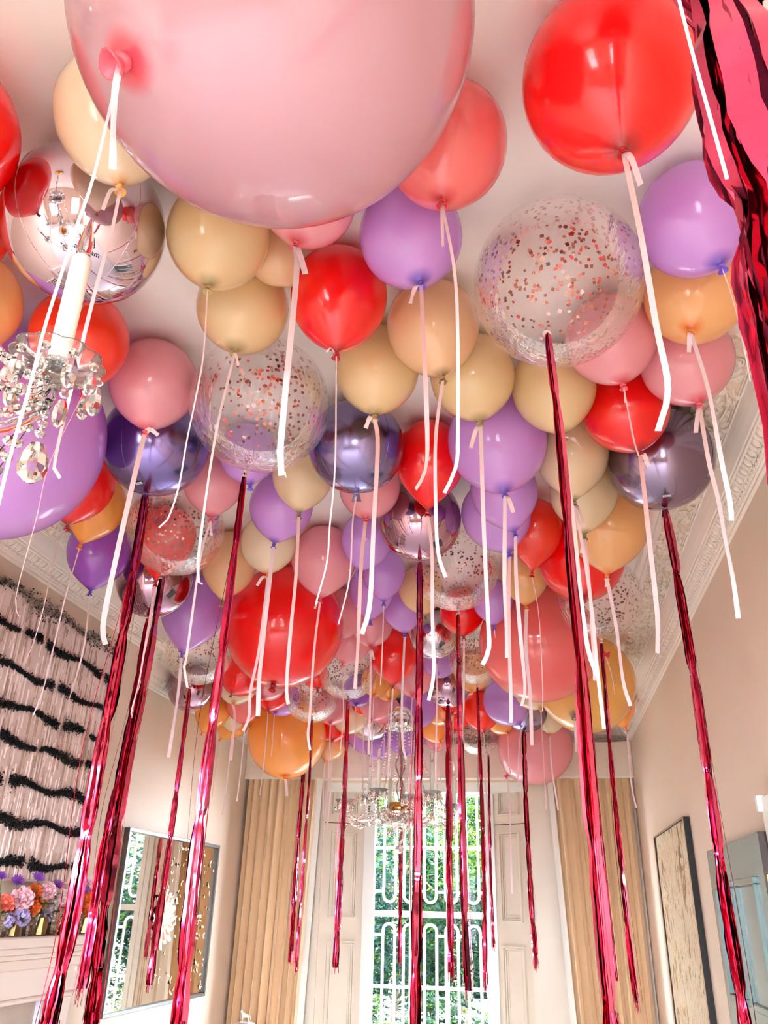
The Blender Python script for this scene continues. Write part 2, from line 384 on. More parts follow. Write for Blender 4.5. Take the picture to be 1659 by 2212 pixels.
def cornice(name, p0, p1, nprev, nnext, vis=None):
    """p0->p1 in plan with the room on the left; nprev/nnext: inward normals of the neighbours (mitres)"""
    p0, p1 = Vector((p0[0], p0[1], 0)), Vector((p1[0], p1[1], 0)); e = (p1-p0); L = e.length; e.normalize(); n = Vector((-e.y, e.x, 0))
    def mit(nb):
        nb = Vector((nb[0], nb[1], 0)); s = n+nb
        return n if s.length < .1 or (n-nb).length < .01 else s/(1+n.dot(nb))
    m0, m1 = mit(nprev), mit(nnext)
    q = MB(); vs = []; K = len(PROF)
    for base, mm in ((p0, m0), (p1, m1)):
        for dx, z in PROF: vs.append(base + mm*(dx*S) + Vector((0,0,z*S+CZ)))
    q.add(vs, [(k, k+1, K+k+1, K+k) for k in range(K-1)])
    root = struct(q.build(name, CORN, smooth=False))
    a, b = vis or (0.12, L-.12)
    rotz = math.atan2(e.y, e.x) + math.pi        # local -y faces the room
    step = .0755; cnt = int((b-a)/step); dq = MB()
    tilt = Matrix.Rotation(math.radians(38), 3, 'X'); RZ = Matrix.Rotation(rotz, 3, 'Z')
    for i in range(cnt+1):
        c = p0 + e*(a+i*step) + n*(.0305*S) + Vector((0,0,1.0385*S+CZ))
        obj('egg', EGG, root, c, (RZ @ tilt).to_euler())
        c2 = c + e*(step/2)
        dq.add([RZ @ (tilt @ Vector(v)) + c2 for v in DART.v], DART.f)
    stuff(dq.build('darts_and_dentils', CORN, root, smooth=False))
    gq = MB(); g0 = p0 + n*(.080*S) + Vector((0,0,1.1200*S+CZ)); gv = [g0+e*a, g0+e*b, g0+e*b+n*(.074*S), g0+e*a+n*(.074*S)]; gq.add(gv, [(0,1,2,3)]); gq.build('frieze_ground', pmat('frieze_ground_shade', (236, 208, 184), .7), root, smooth=False)  # darker tan plane paints the shade in the gaps between the leaves
    k = int((b-a)/.62)
    Rm = Matrix((e, n, e.cross(n))).transposed().to_4x4()
    for i in range(k+1):
        o = obj('leaf_scroll', LEAFM, root); mm = Rm.copy(); mm.translation = p0 + e*(a+i*.62) + n*(.0775*S) + Vector((0,0,1.1195*S+CZ)); o.matrix_world = mm
    return root
nR, nB, nL, nRet = (-1,0), (0,-1), (1,0), (0,1)
cornice('trim_1', (XR, YF), (XR, YB), nR, nB, (1.5*S+2.3, 5.40*S+2.3))
cornice('trim_2', (XR, YB), (XL, YB), nR, nL, (.12, 3.9))
cornice('trim_3', (XL, YB), (XL, YC), nB, nRet, (.12, 3.4))
cornice('trim_4', (XL, YC), (XB, YC), nL, nL, (.05, .3))
cornice('trim_5', (XB, YC), (XB, YF), nRet, nL, (.10, 2.3))
# skirting
for k, (lo, hi) in enumerate((((XR-.02, YF, 0), (XR, YB, .2)), ((XL, YC, 0), (XL+.02, YB, .2)), ((XL, YB-.02, 0), (WX0-.3, YB, .2)), ((WX1+.33, YB-.02, 0), (XR, YB, .2)))):
    m = MB(); m.bevbox(lo, hi, .008); struct(m.build('baseboard_' + ('right', 'left', 'back_left', 'back_right')[k], CREAM, smooth=False))

# ---- pelmet across the whole back wall
m = MB(); m.bevbox((XL+.004, 5.45*S, .778*S+CZ), (XR-.004, 5.555*S, 1.0*S+CZ-.004), .006)
po = m.build('curtain_pelmet', PELM, smooth=False)
tag(po, 'long peach fabric pelmet board above the window and curtains', 'pelmet')
m = MB(); m.box((XL+.004, 5.449*S-.003, .776*S+CZ), (XR-.004, 5.45*S, .778*S+CZ+.012)); m.build('piping', LINING, po, smooth=False)

# ---- curtains
def curtain(x0t, x1t, x0b, x1b, npl, edge, label, seed):
    R = random.Random(seed); yc = 5.512*S; z1, z0 = .779*S+CZ, .03
    root = empty('curtain', ((x0t+x1t)/2, yc, 0)); o0 = Vector(root.location)
    ph = [R.uniform(-.25, .25) for _ in range(npl+2)]; am = [R.uniform(.7, 1.15) for _ in range(npl+2)]
    def fn(u, v):
        z = lerp(z1, z0, v); x = lerp(lerp(x0t, x1t, u), lerp(x0b, x1b, u), v)
        s = u*npl; k = int(s); t = s-k
        a = lerp(am[k], am[k+1], t); p = lerp(ph[k], ph[k+1], t)
        y = .062*a*math.sin(2*math.pi*(s+p*.5)+.25*math.sin(3*v))*(.75+.35*v); x += .012*math.sin(4*math.pi*(s+p)+1)
        return (x-o0.x, yc-.035+y-o0.y, z-o0.z)
    q = MB(); q.grid(fn, npl*12, 26); q.build('drape', CURT, root)
    xt, xb = (x1t, x1b) if edge > 0 else (x0t, x0b)
    def ln(u, v):
        z = lerp(z1, z0, v); x = lerp(xt, xb, v)+edge*(.055*u-.01); p = fn(1 if edge > 0 else 0, v)
        return (x-o0.x, p[1]-.004+.03*u*u, z-o0.z)
    q = MB(); q.grid(ln, 4, 26); q.build('lining_edge', LINING, root)
    tag(root, label, 'curtain', 'curtains of the tall window')
curtain(XL+.05, -2.27, XL+.03, -2.36, 8, 1, 'pleated champagne curtain on the mirror side of the window', 3)
curtain(.16, XR-.05, .26, XR-.04, 8, -1, 'pleated champagne curtain on the painting side of the window', 8)
BALLOONS = [
('G', 'palepink', 1.1, [-0.3912, 0.9108, 3.1376], 0.3652, [-0.413, -0.432, -0.802], 'giant pale pink balloon filling the top of the view', [[-0.5622, 0.7321, 2.8059], [-0.5606, 0.7334, 2.5746], [-0.5653, 0.7298, 2.4585], [-0.5706, 0.7257, 2.2988], [-0.5704, 0.7258, 2.2231], [-0.5719, 0.7246, 2.1048], [-0.5714, 0.725, 2.0418]], 0.0046, [-0.5434, 0.7465, 2.5901], None),
('L', 'cream', 1.6, [-0.8944, 1.1882, 3.3359], 0.1372, [0.179, 0.116, -0.977], 'cream balloon wedged between the giant pink balloon and the silver foil orb', [[-0.8538, 1.2143, 3.115], [-0.8516, 1.2158, 2.9835], [-0.8564, 1.2125, 2.8046], [-0.8584, 1.2111, 2.5856], [-0.8583, 1.2111, 2.3956], [-0.8458, 1.2199, 2.3667]], 0.0087, [-0.8742, 1.2, 3.0359], None),
('L', 'red', 1.2, [-1.3069, 1.1247, 3.2963], 0.1824, [0.393, 0.167, -0.904], 'red balloon cut by the left edge above the silver foil orb', [], 0.0, None, None),
('L', 'orangered', 1.2, [-1.5007, 1.4488, 3.3491], 0.1434, [0.233, 0.112, -0.966], 'orange red balloon mostly hidden behind the silver foil orb at the left edge', [], 0.0, None, None),
('L', 'peach', 1.2, [-1.6344, 1.714, 3.3157], 0.1558, [0.207, 0.167, -0.964], 'peach balloon at the left edge above the giant lavender balloon', [], 0.0, None, None),
('G', 'lavender', 1.1, [-1.795, 2.1789, 3.1339], 0.3678, [0.179, -0.237, -0.955], 'giant lavender balloon behind the crystal candle arm at the left', [], 0.0, None, None),
('O', 'silver', 1.02, [-1.1079, 1.4633, 3.2888], 0.2108, [0.06, 0.185, -0.981], 'large silver mirror foil orb with a printed maker logo', [], 0.0, None, None),
('L', 'gold', 1.3, [-0.7728, 1.572, 3.3094], 0.1394, [-0.036, -0.018, -0.999], 'champagne gold balloon below the giant pink balloon, nearest of the gold ones', [[-0.7795, 1.5687, 3.1229], [-0.7679, 1.5744, 2.9166], [-0.7698, 1.5735, 2.7893], [-0.7758, 1.5705, 2.6548], [-0.7788, 1.569, 2.5214], [-0.7913, 1.5628, 2.4382], [-0.8052, 1.5559, 2.4172]], 0.0042, None, None),
('L', 'gold', 1.2, [-0.8261, 1.9208, 3.3567], 0.1443, [-0.024, -0.052, -0.998], 'champagne gold balloon touching the top of the left confetti balloon', [[-0.8304, 1.9114, 3.1786], [-0.8536, 1.9013, 2.8594], [-0.8552, 1.9006, 2.4692], [-0.8374, 1.9084, 2.4172]], 0.0086, [-0.8161, 1.9176, 3.1278], None),
('L', 'paleorange', 1.4, [-0.6798, 1.7529, 3.3955], 0.0817, [0.506, 0.545, -0.669], 'peach balloon half hidden between two gold balloons and a red one', [], 0.0, None, None),
('L', 'pink', 1.2, [-0.5105, 1.5327, 3.3657], 0.1291, [-0.151, -0.008, -0.989], 'pale pink balloon peeking out below the giant pink balloon', [[-0.5346, 1.5314, 3.2079], [-0.5261, 1.5344, 3.0922], [-0.5273, 1.534, 2.5757], [-0.5107, 1.5397, 2.5227]], 0.0166, [-0.5049, 1.5418, 3.1082], None),
('L', 'coral', 1.3, [-0.1282, 1.4062, 3.3525], 0.1503, [-0.049, -0.023, -0.999], 'coral pink balloon tucked behind the right side of the giant pink balloon', [[-0.138, 1.4016, 3.1516], [-0.1108, 1.4043, 2.8935], [-0.1135, 1.404, 2.5219], [-0.1196, 1.4034, 2.4368], [-0.1419, 1.4012, 2.3808]], 0.0081, [-0.1381, 1.4016, 3.0143], None),
('L', 'red', 1.2, [0.2515, 1.2606, 3.3094], 0.1934, [0.007, -0.049, -0.999], 'big red balloon beside the hanging foil tassel at the top right', [[0.2532, 1.2488, 3.0708], [0.2612, 1.2472, 2.8462], [0.2634, 1.2468, 2.6209], [0.2665, 1.2461, 2.4793], [0.2401, 1.2515, 2.3971]], 0.0127, [0.2752, 1.2444, 2.9652], None),
('L', 'lavender', 1.2, [0.5106, 1.7505, 3.3497], 0.1517, [0.205, -0.067, -0.976], 'lavender balloon at the right edge below the big red balloon', [[0.549, 1.7378, 3.1666], [0.5572, 1.7352, 3.0895], [0.5616, 1.7338, 3.0003], [0.5613, 1.7339, 2.8785], [0.5597, 1.7344, 2.8044]], 0.0033, None, None),
('C', 'square', 1.03, [0.1436, 1.8486, 3.2622], 0.2385, [-0.18, -0.33, -0.927], 'large clear confetti balloon at the right with square copper flakes', [], 0.0, None, ([[0.0994, 1.7676, 3.0345], [0.1084, 1.7646, 2.7111], [0.1086, 1.7646, 2.3556], [0.111, 1.7645, 2.1717], [0.1077, 1.7647, 1.9289], [0.108, 1.7646, 1.73], [0.1093, 1.7646, 1.4771], [0.1095, 1.7646, 1.4228]], 0.0159, 0.0327)),
('L', 'lavender', 1.2, [-0.2587, 1.7028, 3.3584], 0.1444, [0.161, 0.004, -0.987], 'lavender balloon with a deep violet knot right of the giant pink balloon', [[-0.2301, 1.7035, 3.1822], [-0.2141, 1.7057, 2.7562], [-0.2166, 1.7054, 2.6114], [-0.2406, 1.7021, 2.5523]], 0.0132, [-0.2578, 1.6998, 3.1155], None),
('L', 'red', 1.5, [-0.5105, 1.9031, 3.3534], 0.1483, [0.014, -0.004, -1.0], 'red balloon above the violet blue foil orb, ribbon curled at its knot', [[-0.5072, 1.9022, 3.1243], [-0.494, 1.9057, 2.7579], [-0.4991, 1.9044, 2.5603], [-0.5011, 1.9038, 2.4594], [-0.5225, 1.8981, 2.3453]], 0.0047, [-0.5364, 1.8944, 3.1317], None),
('L', 'paleorange', 1.4, [-0.2437, 2.0918, 3.3549], 0.1479, [0.139, 0.02, -0.99], 'tan peach balloon between the red balloon and the clear confetti balloon', [[-0.2141, 2.096, 3.1438], [-0.2364, 2.0937, 2.9235], [-0.2368, 2.0937, 2.6528], [-0.2298, 2.0944, 2.5439], [-0.2113, 2.0963, 2.4813]], 0.0115, None, None),
('L', 'gold', 1.4, [-0.4615, 2.2902, 3.356], 0.1468, [-0.011, -0.046, -0.999], 'gold balloon hanging right over the violet blue foil orb', [[-0.4638, 2.2805, 3.1444], [-0.4502, 2.2833, 3.0369], [-0.4557, 2.2822, 2.7325], [-0.46, 2.2813, 2.4833], [-0.48, 2.2772, 2.3844]], 0.0164, [-0.4912, 2.275, 3.0981], None),
('L', 'gold', 1.3, [-0.138, 2.3836, 3.3545], 0.1483, [0.111, 0.033, -0.993], 'gold balloon above the largest lavender balloon of the middle', [[-0.1159, 2.3901, 3.1572], [-0.1168, 2.3901, 2.7624], [-0.1137, 2.3902, 2.4664], [-0.1144, 2.3902, 2.3632], [-0.1352, 2.3892, 2.314]], 0.0151, [-0.1507, 2.3884, 3.0601], None),
('L', 'gold', 1.4, [0.1435, 2.4857, 3.3539], 0.1489, [0.083, 0.017, -0.996], 'gold balloon hanging below the square flake confetti balloon', [[0.1613, 2.4892, 3.1398], [0.1723, 2.4885, 2.8144], [0.1743, 2.4884, 2.5515], [0.1811, 2.488, 2.3834], [0.2008, 2.4867, 2.2981]], 0.0153, [0.223, 2.4852, 3.0867], None),
('L', 'pink', 1.2, [0.3254, 2.2419, 3.3512], 0.1468, [0.117, 0.043, -0.992], 'pale pink balloon seen through the right side of the confetti balloon', [[0.3466, 2.2496, 3.1711], [0.3573, 2.248, 2.9683], [0.3656, 2.2467, 2.908]], 0.0056, [0.347, 2.2496, 3.1042], None),
('L', 'pink', 1.2, [0.5852, 2.3917, 3.3494], 0.1533, [0.062, -0.057, -0.996], 'pale pink balloon against the right cornice under a peach balloon', [[0.5969, 2.3809, 3.1605], [0.5963, 2.381, 2.9467], [0.6037, 2.3792, 2.814], [0.6035, 2.3792, 2.672], [0.6057, 2.3787, 2.5524], [0.6013, 2.3798, 2.4276]], 0.016, [0.5737, 2.3867, 3.0579], None),
('L', 'peach', 1.2, [0.5622, 2.0612, 3.3527], 0.1501, [-0.244, -0.268, -0.932], 'peach balloon at the right between a lavender and a pink one', [[0.517, 2.0116, 3.1797], [0.5342, 2.0072, 2.9756], [0.5348, 2.007, 2.7546], [0.5369, 2.0065, 2.6191], [0.5323, 2.0077, 2.5669]], 0.0142, [0.5029, 2.0152, 3.107], None),
('L', 'red', 1.2, [0.4065, 2.6496, 3.334], 0.1571, [0.143, -0.045, -0.989], 'red balloon resting on the grey violet orb by the right wall', [[0.4342, 2.6408, 3.142], [0.4269, 2.642, 2.7778], [0.4214, 2.6429, 2.5322], [0.4067, 2.6454, 2.4081]], 0.0177, [0.4587, 2.6368, 3.0808], None),
('O', 'greyviolet', 1.02, [0.5646, 2.977, 3.2941], 0.2078, [-0.011, 0.179, -0.984], 'grey violet foil orb by the right cornice with a barcode sticker', [], 0.0, None, ([[0.5623, 3.015, 3.0856], [0.5699, 3.0147, 2.8368], [0.5779, 3.0133, 2.5292], [0.5786, 3.0131, 2.201], [0.5728, 3.0142, 1.7648], [0.5783, 3.0132, 1.3702], [0.5789, 3.0131, 1.2796]], 0.0272, 0.0436)),
('L', 'beige', 1.6, [0.2185, 2.9178, 3.3306], 0.1456, [-0.028, -0.006, -1.0], 'beige balloon left of the red one on the grey violet orb', [[0.2118, 2.9163, 3.0909], [0.2296, 2.915, 2.8694], [0.2391, 2.9143, 2.6312], [0.2379, 2.9144, 2.4377], [0.2416, 2.9142, 2.225]], 0.0142, [0.2427, 2.9141, 2.9836], None),
('L', 'beige', 1.5, [0.2747, 3.2016, 3.3002], 0.1448, [-0.057, 0.022, -0.998], 'lower beige balloon, just above a wide peach balloon at the right', [[0.2618, 3.2064, 3.0769], [0.2611, 3.2065, 2.8101], [0.2487, 3.2075, 2.468]], 0.0143, [0.2424, 3.208, 3.003], None),
('L', 'peach', 1.42, [0.3968, 3.5065, 3.2801], 0.1846, [-0.112, 0.039, -0.993], 'wide peach balloon left of the barcode orb tassel', [[0.3665, 3.517, 3.012], [0.384, 3.5152, 2.7669], [0.3877, 3.5148, 2.5418], [0.4063, 3.5129, 2.4361]], 0.0173, [0.3622, 3.5175, 2.9652], None),
('L', 'red', 1.34, [0.2892, 3.8981, 3.2812], 0.2156, [-0.033, -0.383, -0.923], 'red balloon behind the long tassel of the right confetti balloon', [], 0.0, None, None),
('L', 'orangered', 1.7, [0.0677, 3.6353, 3.3366], 0.1328, [-0.117, 0.366, -0.923], 'orange red balloon right of the three stacked lavender balloons', [[0.0405, 3.7205, 3.1219], [0.0605, 3.7203, 2.9118], [0.0569, 3.7203, 2.583], [0.0497, 3.7204, 2.4687]], 0.0041, None, None),
('L', 'lavender', 1.34, [-0.0706, 2.7458, 3.3008], 0.1911, [0.076, -0.152, -0.985], 'largest lavender balloon in the middle, topmost of a lavender stack', [[-0.0507, 2.7056, 3.0409], [-0.0657, 2.7054, 2.7115], [-0.0684, 2.7053, 2.5386], [-0.0704, 2.7053, 2.4235]], 0.0171, [-0.0231, 2.7062, 2.9645], None),
('L', 'lavender', 1.42, [-0.0626, 3.1127, 3.2727], 0.1411, [0.186, 0.066, -0.98], 'second lavender balloon down in the middle stack', [[-0.0242, 3.1264, 3.0703], [-0.0296, 3.1263, 2.8745], [-0.0251, 3.1263, 2.6371], [-0.0186, 3.1264, 2.4249], [-0.036, 3.1263, 2.3566]], 0.0175, None, None),
('L', 'lavender', 1.34, [-0.1099, 3.4066, 3.3057], 0.1584, [0.239, -0.017, -0.971], 'third lavender balloon down in the middle stack', [[-0.0577, 3.4027, 3.0933], [-0.0724, 3.4025, 2.8088], [-0.0808, 3.4023, 2.414], [-0.0856, 3.4023, 2.352]], 0.017, None, None),
('L', 'red', 1.7, [-0.3525, 2.9199, 3.3569], 0.1452, [-0.066, 0.166, -0.984], 'slim red balloon above the central mauve mirror orb', [[-0.3692, 2.9622, 3.1068], [-0.3528, 2.9642, 2.9325], [-0.3522, 2.9643, 2.6704], [-0.348, 2.9648, 2.4542], [-0.3671, 2.9625, 2.3457]], 0.0152, None, None),
('O', 'mauve', 1.02, [-0.4661, 3.4277, 3.3053], 0.1971, [-0.034, 0.346, -0.938], 'mauve mirror foil orb in the centre with the longest middle tassel', [], 0.0, None, ([[-0.473, 3.4974, 3.1167], [-0.4739, 3.4993, 2.4987], [-0.4781, 3.4988, 1.9358], [-0.4811, 3.4984, 1.2798], [-0.4824, 3.4982, 1.1682]], 0.0216, 0.0453)),
('C', 'dots', 1.03, [-0.3495, 4.0075, 3.2804], 0.2224, [0.029, 0.061, -0.998], 'clear confetti balloon below the central mauve orb', [], 0.0, None, ([[-0.3427, 4.0215, 3.0518], [-0.3439, 4.0218, 2.6214], [-0.3414, 4.022, 2.1837], [-0.3412, 4.022, 1.692], [-0.3348, 4.0225, 1.3539]], 0.0168, 0.0335)),
('O', 'violet', 1.02, [-1.4086, 2.587, 3.2938], 0.209, [-0.107, 0.138, -0.985], 'violet foil orb at the left with a barcode sticker and wide tassel', [], 0.0, None, ([[-1.4315, 2.6164, 3.0838], [-1.4277, 2.6197, 2.7194], [-1.434, 2.6163, 2.3062], [-1.4375, 2.6144, 1.9694], [-1.4404, 2.6128, 1.5888], [-1.4505, 2.6073, 1.3311], [-1.4519, 2.6065, 1.2533]], 0.0288, 0.0617)),
('L', 'pink', 1.3, [-1.2747, 2.2527, 3.3476], 0.1552, [-0.011, 0.027, -1.0], 'pale pink balloon sitting on the violet barcode orb at the left', [[-1.277, 2.2584, 3.1399], [-1.279, 2.2573, 3.1078], [-1.2907, 2.2507, 2.813], [-1.298, 2.2465, 2.5468], [-1.2971, 2.2471, 2.4215], [-1.2827, 2.2552, 2.3715]], 0.0186, [-1.2373, 2.2809, 3.1374], None),
('L', 'orangered', 1.2, [-1.3719, 1.9184, 3.2961], 0.1553, [0.161, 0.186, -0.969], 'coral red balloon behind the white candle', [[-1.341, 1.9541, 3.11], [-1.3811, 1.9266, 2.8389], [-1.3826, 1.9255, 2.6549], [-1.3874, 1.9222, 2.4144], [-1.3717, 1.933, 2.3556]], 0.0025, None, None),
('C', 'flakes', 1.03, [-0.8854, 2.3138, 3.2557], 0.2471, [-0.207, 0.239, -0.949], 'large clear confetti balloon left of centre with copper flakes', [], 0.0, None, ([[-0.9382, 2.3746, 3.0143], [-0.9421, 2.3755, 2.6692], [-0.946, 2.374, 2.355], [-0.9523, 2.3715, 2.0984], [-0.9553, 2.3703, 1.839], [-0.9541, 2.3708, 1.5692], [-0.9535, 2.371, 1.3744], [-0.9516, 2.3718, 1.2954]], 0.0178, 0.0475)),
('O', 'blueviolet', 1.02, [-0.6251, 2.7312, 3.3056], 0.1906, [-0.013, 0.254, -0.967], 'blue violet foil orb left of the slim red balloon', [[-0.6278, 2.7821, 3.112], [-0.6379, 2.7798, 3.0011], [-0.6409, 2.7791, 2.7671], [-0.6732, 2.7719, 2.5835]], 0.0067, None, None),
('L', 'beige', 1.6, [-0.9222, 3.011, 3.3694], 0.1334, [-0.002, -0.06, -0.998], 'small beige balloon under the right rim of the left confetti balloon', [[-0.9227, 2.9978, 3.1498], [-0.9166, 2.9996, 2.8662], [-0.9213, 2.9982, 2.6455], [-0.9212, 2.9982, 2.4197], [-0.9096, 3.0018, 2.3509]], 0.0159, None, None),
('L', 'lavender', 1.34, [-1.1016, 3.29, 3.3549], 0.1479, [-0.098, -0.004, -0.995], 'lavender balloon beneath the left confetti balloon above a cream one', [[-1.1215, 3.2891, 3.1518], [-1.1265, 3.2874, 2.898], [-1.1305, 3.2861, 2.6619], [-1.1325, 3.2854, 2.5279], [-1.1248, 3.288, 2.3699]], 0.0212, None, None),
('L', 'cream', 1.34, [-1.2872, 3.6883, 3.3507], 0.1427, [0.104, -0.105, -0.989], 'cream balloon touching the upper left of the giant red balloon', [[-1.2667, 3.6676, 3.1559], [-1.2768, 3.6641, 2.7788], [-1.2982, 3.6567, 2.5683], [-1.2941, 3.6582, 2.4517], [-1.3138, 3.6513, 2.3806]], 0.0149, [-1.3142, 3.6512, 3.0975], None),
('L', 'pink', 1.34, [-1.0381, 3.8776, 3.3308], 0.171, [-0.043, 0.057, -0.997], 'pink balloon in front of the upper right of the giant red balloon', [[-1.0482, 3.8911, 3.0954], [-1.0632, 3.8871, 2.8387], [-1.0655, 3.8865, 2.4969], [-1.0689, 3.8856, 2.408], [-1.0538, 3.8896, 2.3346]], 0.0133, [-1.0728, 3.8845, 3.0478], None),
('L', 'paleorange', 1.7, [-1.5646, 3.8815, 3.352], 0.1508, [-0.045, -0.043, -0.998], 'tan orange balloon behind the foil tassel left of the giant red balloon', [], 0.0, None, None),
('L', 'pink', 1.34, [-1.333, 3.0133, 3.351], 0.1313, [0.035, 0.052, -0.998], 'pink balloon between the violet barcode orb and the left confetti balloon', [[-1.3267, 3.0227, 3.1701], [-1.3468, 3.0139, 3.006], [-1.3505, 3.0122, 2.7845], [-1.352, 3.0116, 2.5429], [-1.3543, 3.0106, 2.5049], [-1.3339, 3.0195, 2.4285]], 0.011, [-1.3163, 3.0273, 3.0905], None),
('L', 'lavender', 1.34, [-1.1191, 2.8377, 3.3815], 0.1213, [0.161, -0.005, -0.987], 'lavender balloon showing under the left confetti balloon by its tassel knot', [], 0.0, None, None),
('C', 'dots', 1.03, [-1.587, 3.2342, 3.2342], 0.2234, [-0.201, 0.106, -0.974], 'clear confetti balloon under the violet barcode orb with red showing through', [], 0.0, None, ([[-1.6332, 3.2587, 3.01], [-1.6362, 3.2586, 2.669], [-1.6451, 3.2541, 2.404], [-1.6566, 3.2484, 2.1192], [-1.6581, 3.2476, 1.738], [-1.6499, 3.2518, 1.3783], [-1.6471, 3.2531, 1.2185]], 0.0234, 0.0503)),
('O', 'mauve', 1.02, [-2.0476, 4.0057, 3.2918], 0.211, [-0.083, 0.13, -0.988], 'mauve mirror orb at the left below the red backed confetti balloon', [], 0.0, None, ([[-2.0654, 4.0337, 3.0792], [-2.0711, 4.0319, 2.7837], [-2.0819, 4.0264, 2.323], [-2.0974, 4.0184, 2.0098], [-2.0974, 4.0185, 1.5587], [-2.1006, 4.0168, 1.272]], 0.0231, 0.0465)),
('L', 'red', 1.7, [-1.7801, 3.5299, 3.3519], 0.1491, [-0.122, 0.117, -0.986], 'red balloon seen through the left lower confetti balloon', [[-1.8118, 3.5604, 3.0946], [-1.815, 3.5588, 2.7752], [-1.8166, 3.558, 2.5836], [-1.8282, 3.5521, 2.4608], [-1.8182, 3.5572, 2.4276]], 0.0129, None, None),
('L', 'purple', 1.5, [-2.2044, 3.6444, 3.341], 0.1618, [-0.005, -0.034, -0.999], 'purple balloon against the left cornice, lowest at the left wall', [[-2.2057, 3.6359, 3.0912], [-2.1905, 3.6452, 2.8656], [-2.1929, 3.6437, 2.7059], [-2.211, 3.6327, 2.5116]], 0.009, None, None),
('L', 'orange', 1.6, [-1.9807, 3.1801, 3.3661], 0.1367, [-0.191, -0.008, -0.981], 'orange balloon by the left cornice between a red and a purple one', [[-2.0238, 3.1782, 3.1451], [-2.0388, 3.1687, 2.8973], [-2.0422, 3.1665, 2.7595], [-2.0494, 3.1619, 2.4832], [-2.0649, 3.1521, 2.3593]], 0.0058, None, None),
('L', 'red', 1.42, [-1.9164, 2.8882, 3.3391], 0.1636, [0.004, -0.009, -1.0], 'red balloon by the left cornice beside the giant lavender balloon', [[-1.9155, 2.886, 3.0998], [-1.9333, 2.8742, 3.0393], [-1.9364, 2.8722, 2.8638], [-1.9364, 2.8721, 2.7144], [-1.946, 2.8658, 2.5671], [-1.9593, 2.8569, 2.5009]], 0.0037, None, None),
('L', 'lavender', 1.6, [-2.0071, 4.4927, 3.309], 0.1938, [-0.094, -0.077, -0.993], 'pinkish lavender balloon just left of the tassel by the giant red balloon', [[-2.037, 4.4681, 2.992], [-2.0284, 4.472, 2.7496], [-2.0344, 4.4692, 2.4054]], 0.0209, None, None),
('C', 'dots', 1.03, [-2.2885, 5.2991, 3.2674], 0.2354, [-0.213, 0.156, -0.965], 'clear confetti balloon at the left behind the pinkish lavender balloon', [], 0.0, None, ([[-2.3402, 5.3368, 3.0336], [-2.3417, 5.3379, 2.4198], [-2.3442, 5.3368, 1.9907], [-2.3527, 5.3331, 1.539], [-2.3567, 5.3313, 1.2211]], 0.0227, 0.0501)),
('O', 'mauve', 1.02, [-2.8129, 6.4466, 3.3035], 0.1951, [0.001, -0.09, -0.996], 'small mauve mirror orb at the left under a confetti balloon', [], 0.0, None, None),
('G', 'red', 1.1, [-1.401, 4.4278, 3.1496], 0.3461, [-0.043, -0.183, -0.982], 'giant red balloon left of the centre', [], 0.0, None, None),
('L', 'red', 1.34, [-2.2297, 6.0653, 3.3269], 0.1759, [-0.143, -0.479, -0.866], 'small red balloon under the left side of the giant red balloon', [], 0.0, None, None),
('L', 'cream', 1.34, [-2.4132, 6.4746, 3.3394], 0.1625, [0.071, -0.484, -0.872], 'cream balloon under the small red one left of the giant red balloon', [[-2.3973, 6.366, 3.1438], [-2.3756, 6.3741, 3.0375], [-2.3709, 6.3759, 2.6988]], 0.0221, None, None),
('L', 'coral', 1.34, [-2.5378, 7.024, 3.3199], 0.1686, [0.159, -0.169, -0.973], 'coral balloon left of the giant orange balloon', [[-2.5007, 6.9847, 3.0935], [-2.5007, 6.9847, 2.7149], [-2.5084, 6.9847, 2.4625]], 0.0106, None, None),
('L', 'orange', 1.42, [-2.8483, 7.0738, 3.2563], 0.1525, [-0.383, 0.024, -0.923], 'orange balloon at the left end of the far row by the peach wall', [[-2.9337, 7.0792, 3.0503], [-2.9503, 7.0723, 2.8274], [-2.9133, 7.0876, 2.5936]], 0.0081, None, None),
('L', 'orange', 1.34, [-2.8467, 7.628, 3.2761], 0.1543, [-0.546, -0.055, -0.836], 'second orange balloon from the left end of the far row', [[-2.963, 7.6163, 3.0981], [-2.9744, 7.6118, 2.8308], [-2.9804, 7.6095, 2.5802]], 0.0086, None, None),
('L', 'cream', 1.34, [-2.7573, 7.3523, 3.2855], 0.136, [0.05, -0.053, -0.997], 'cream balloon right of the two far orange balloons at the left', [[-2.7479, 7.3423, 3.0982], [-2.7479, 7.3423, 2.6732], [-2.762, 7.3423, 2.3899]], 0.0112, None, None),
('G', 'orange', 1.1, [-2.3117, 7.6594, 3.1317], 0.3711, [0.127, -0.301, -0.945], 'giant orange balloon above the left curtain', [[-2.2584, 7.5328, 2.7343], [-2.2345, 7.5399, 2.572]], 0.0295, None, None),
('L', 'pink', 1.34, [-2.1116, 6.3882, 3.3345], 0.1514, [-0.026, -0.565, -0.825], 'pale pink balloon peeping out beneath the giant red balloon', [], 0.0, None, None),
('L', 'red', 1.34, [-2.1937, 6.7805, 3.3336], 0.1436, [-0.033, -0.445, -0.895], 'little red balloon between the giant red and giant orange balloons', [[-2.2002, 6.6924, 3.1562], [-2.2002, 6.6924, 2.7461], [-2.2138, 6.6924, 2.4727]], 0.0102, None, None),
('L', 'lavender', 1.34, [-2.1936, 7.0724, 3.3526], 0.1491, [-0.145, -0.614, -0.776], 'little lavender balloon on top of the giant orange balloon', [[-2.2235, 6.946, 3.193], [-2.2235, 6.946, 2.974], [-2.2224, 6.946, 2.828]], 0.0106, None, None),
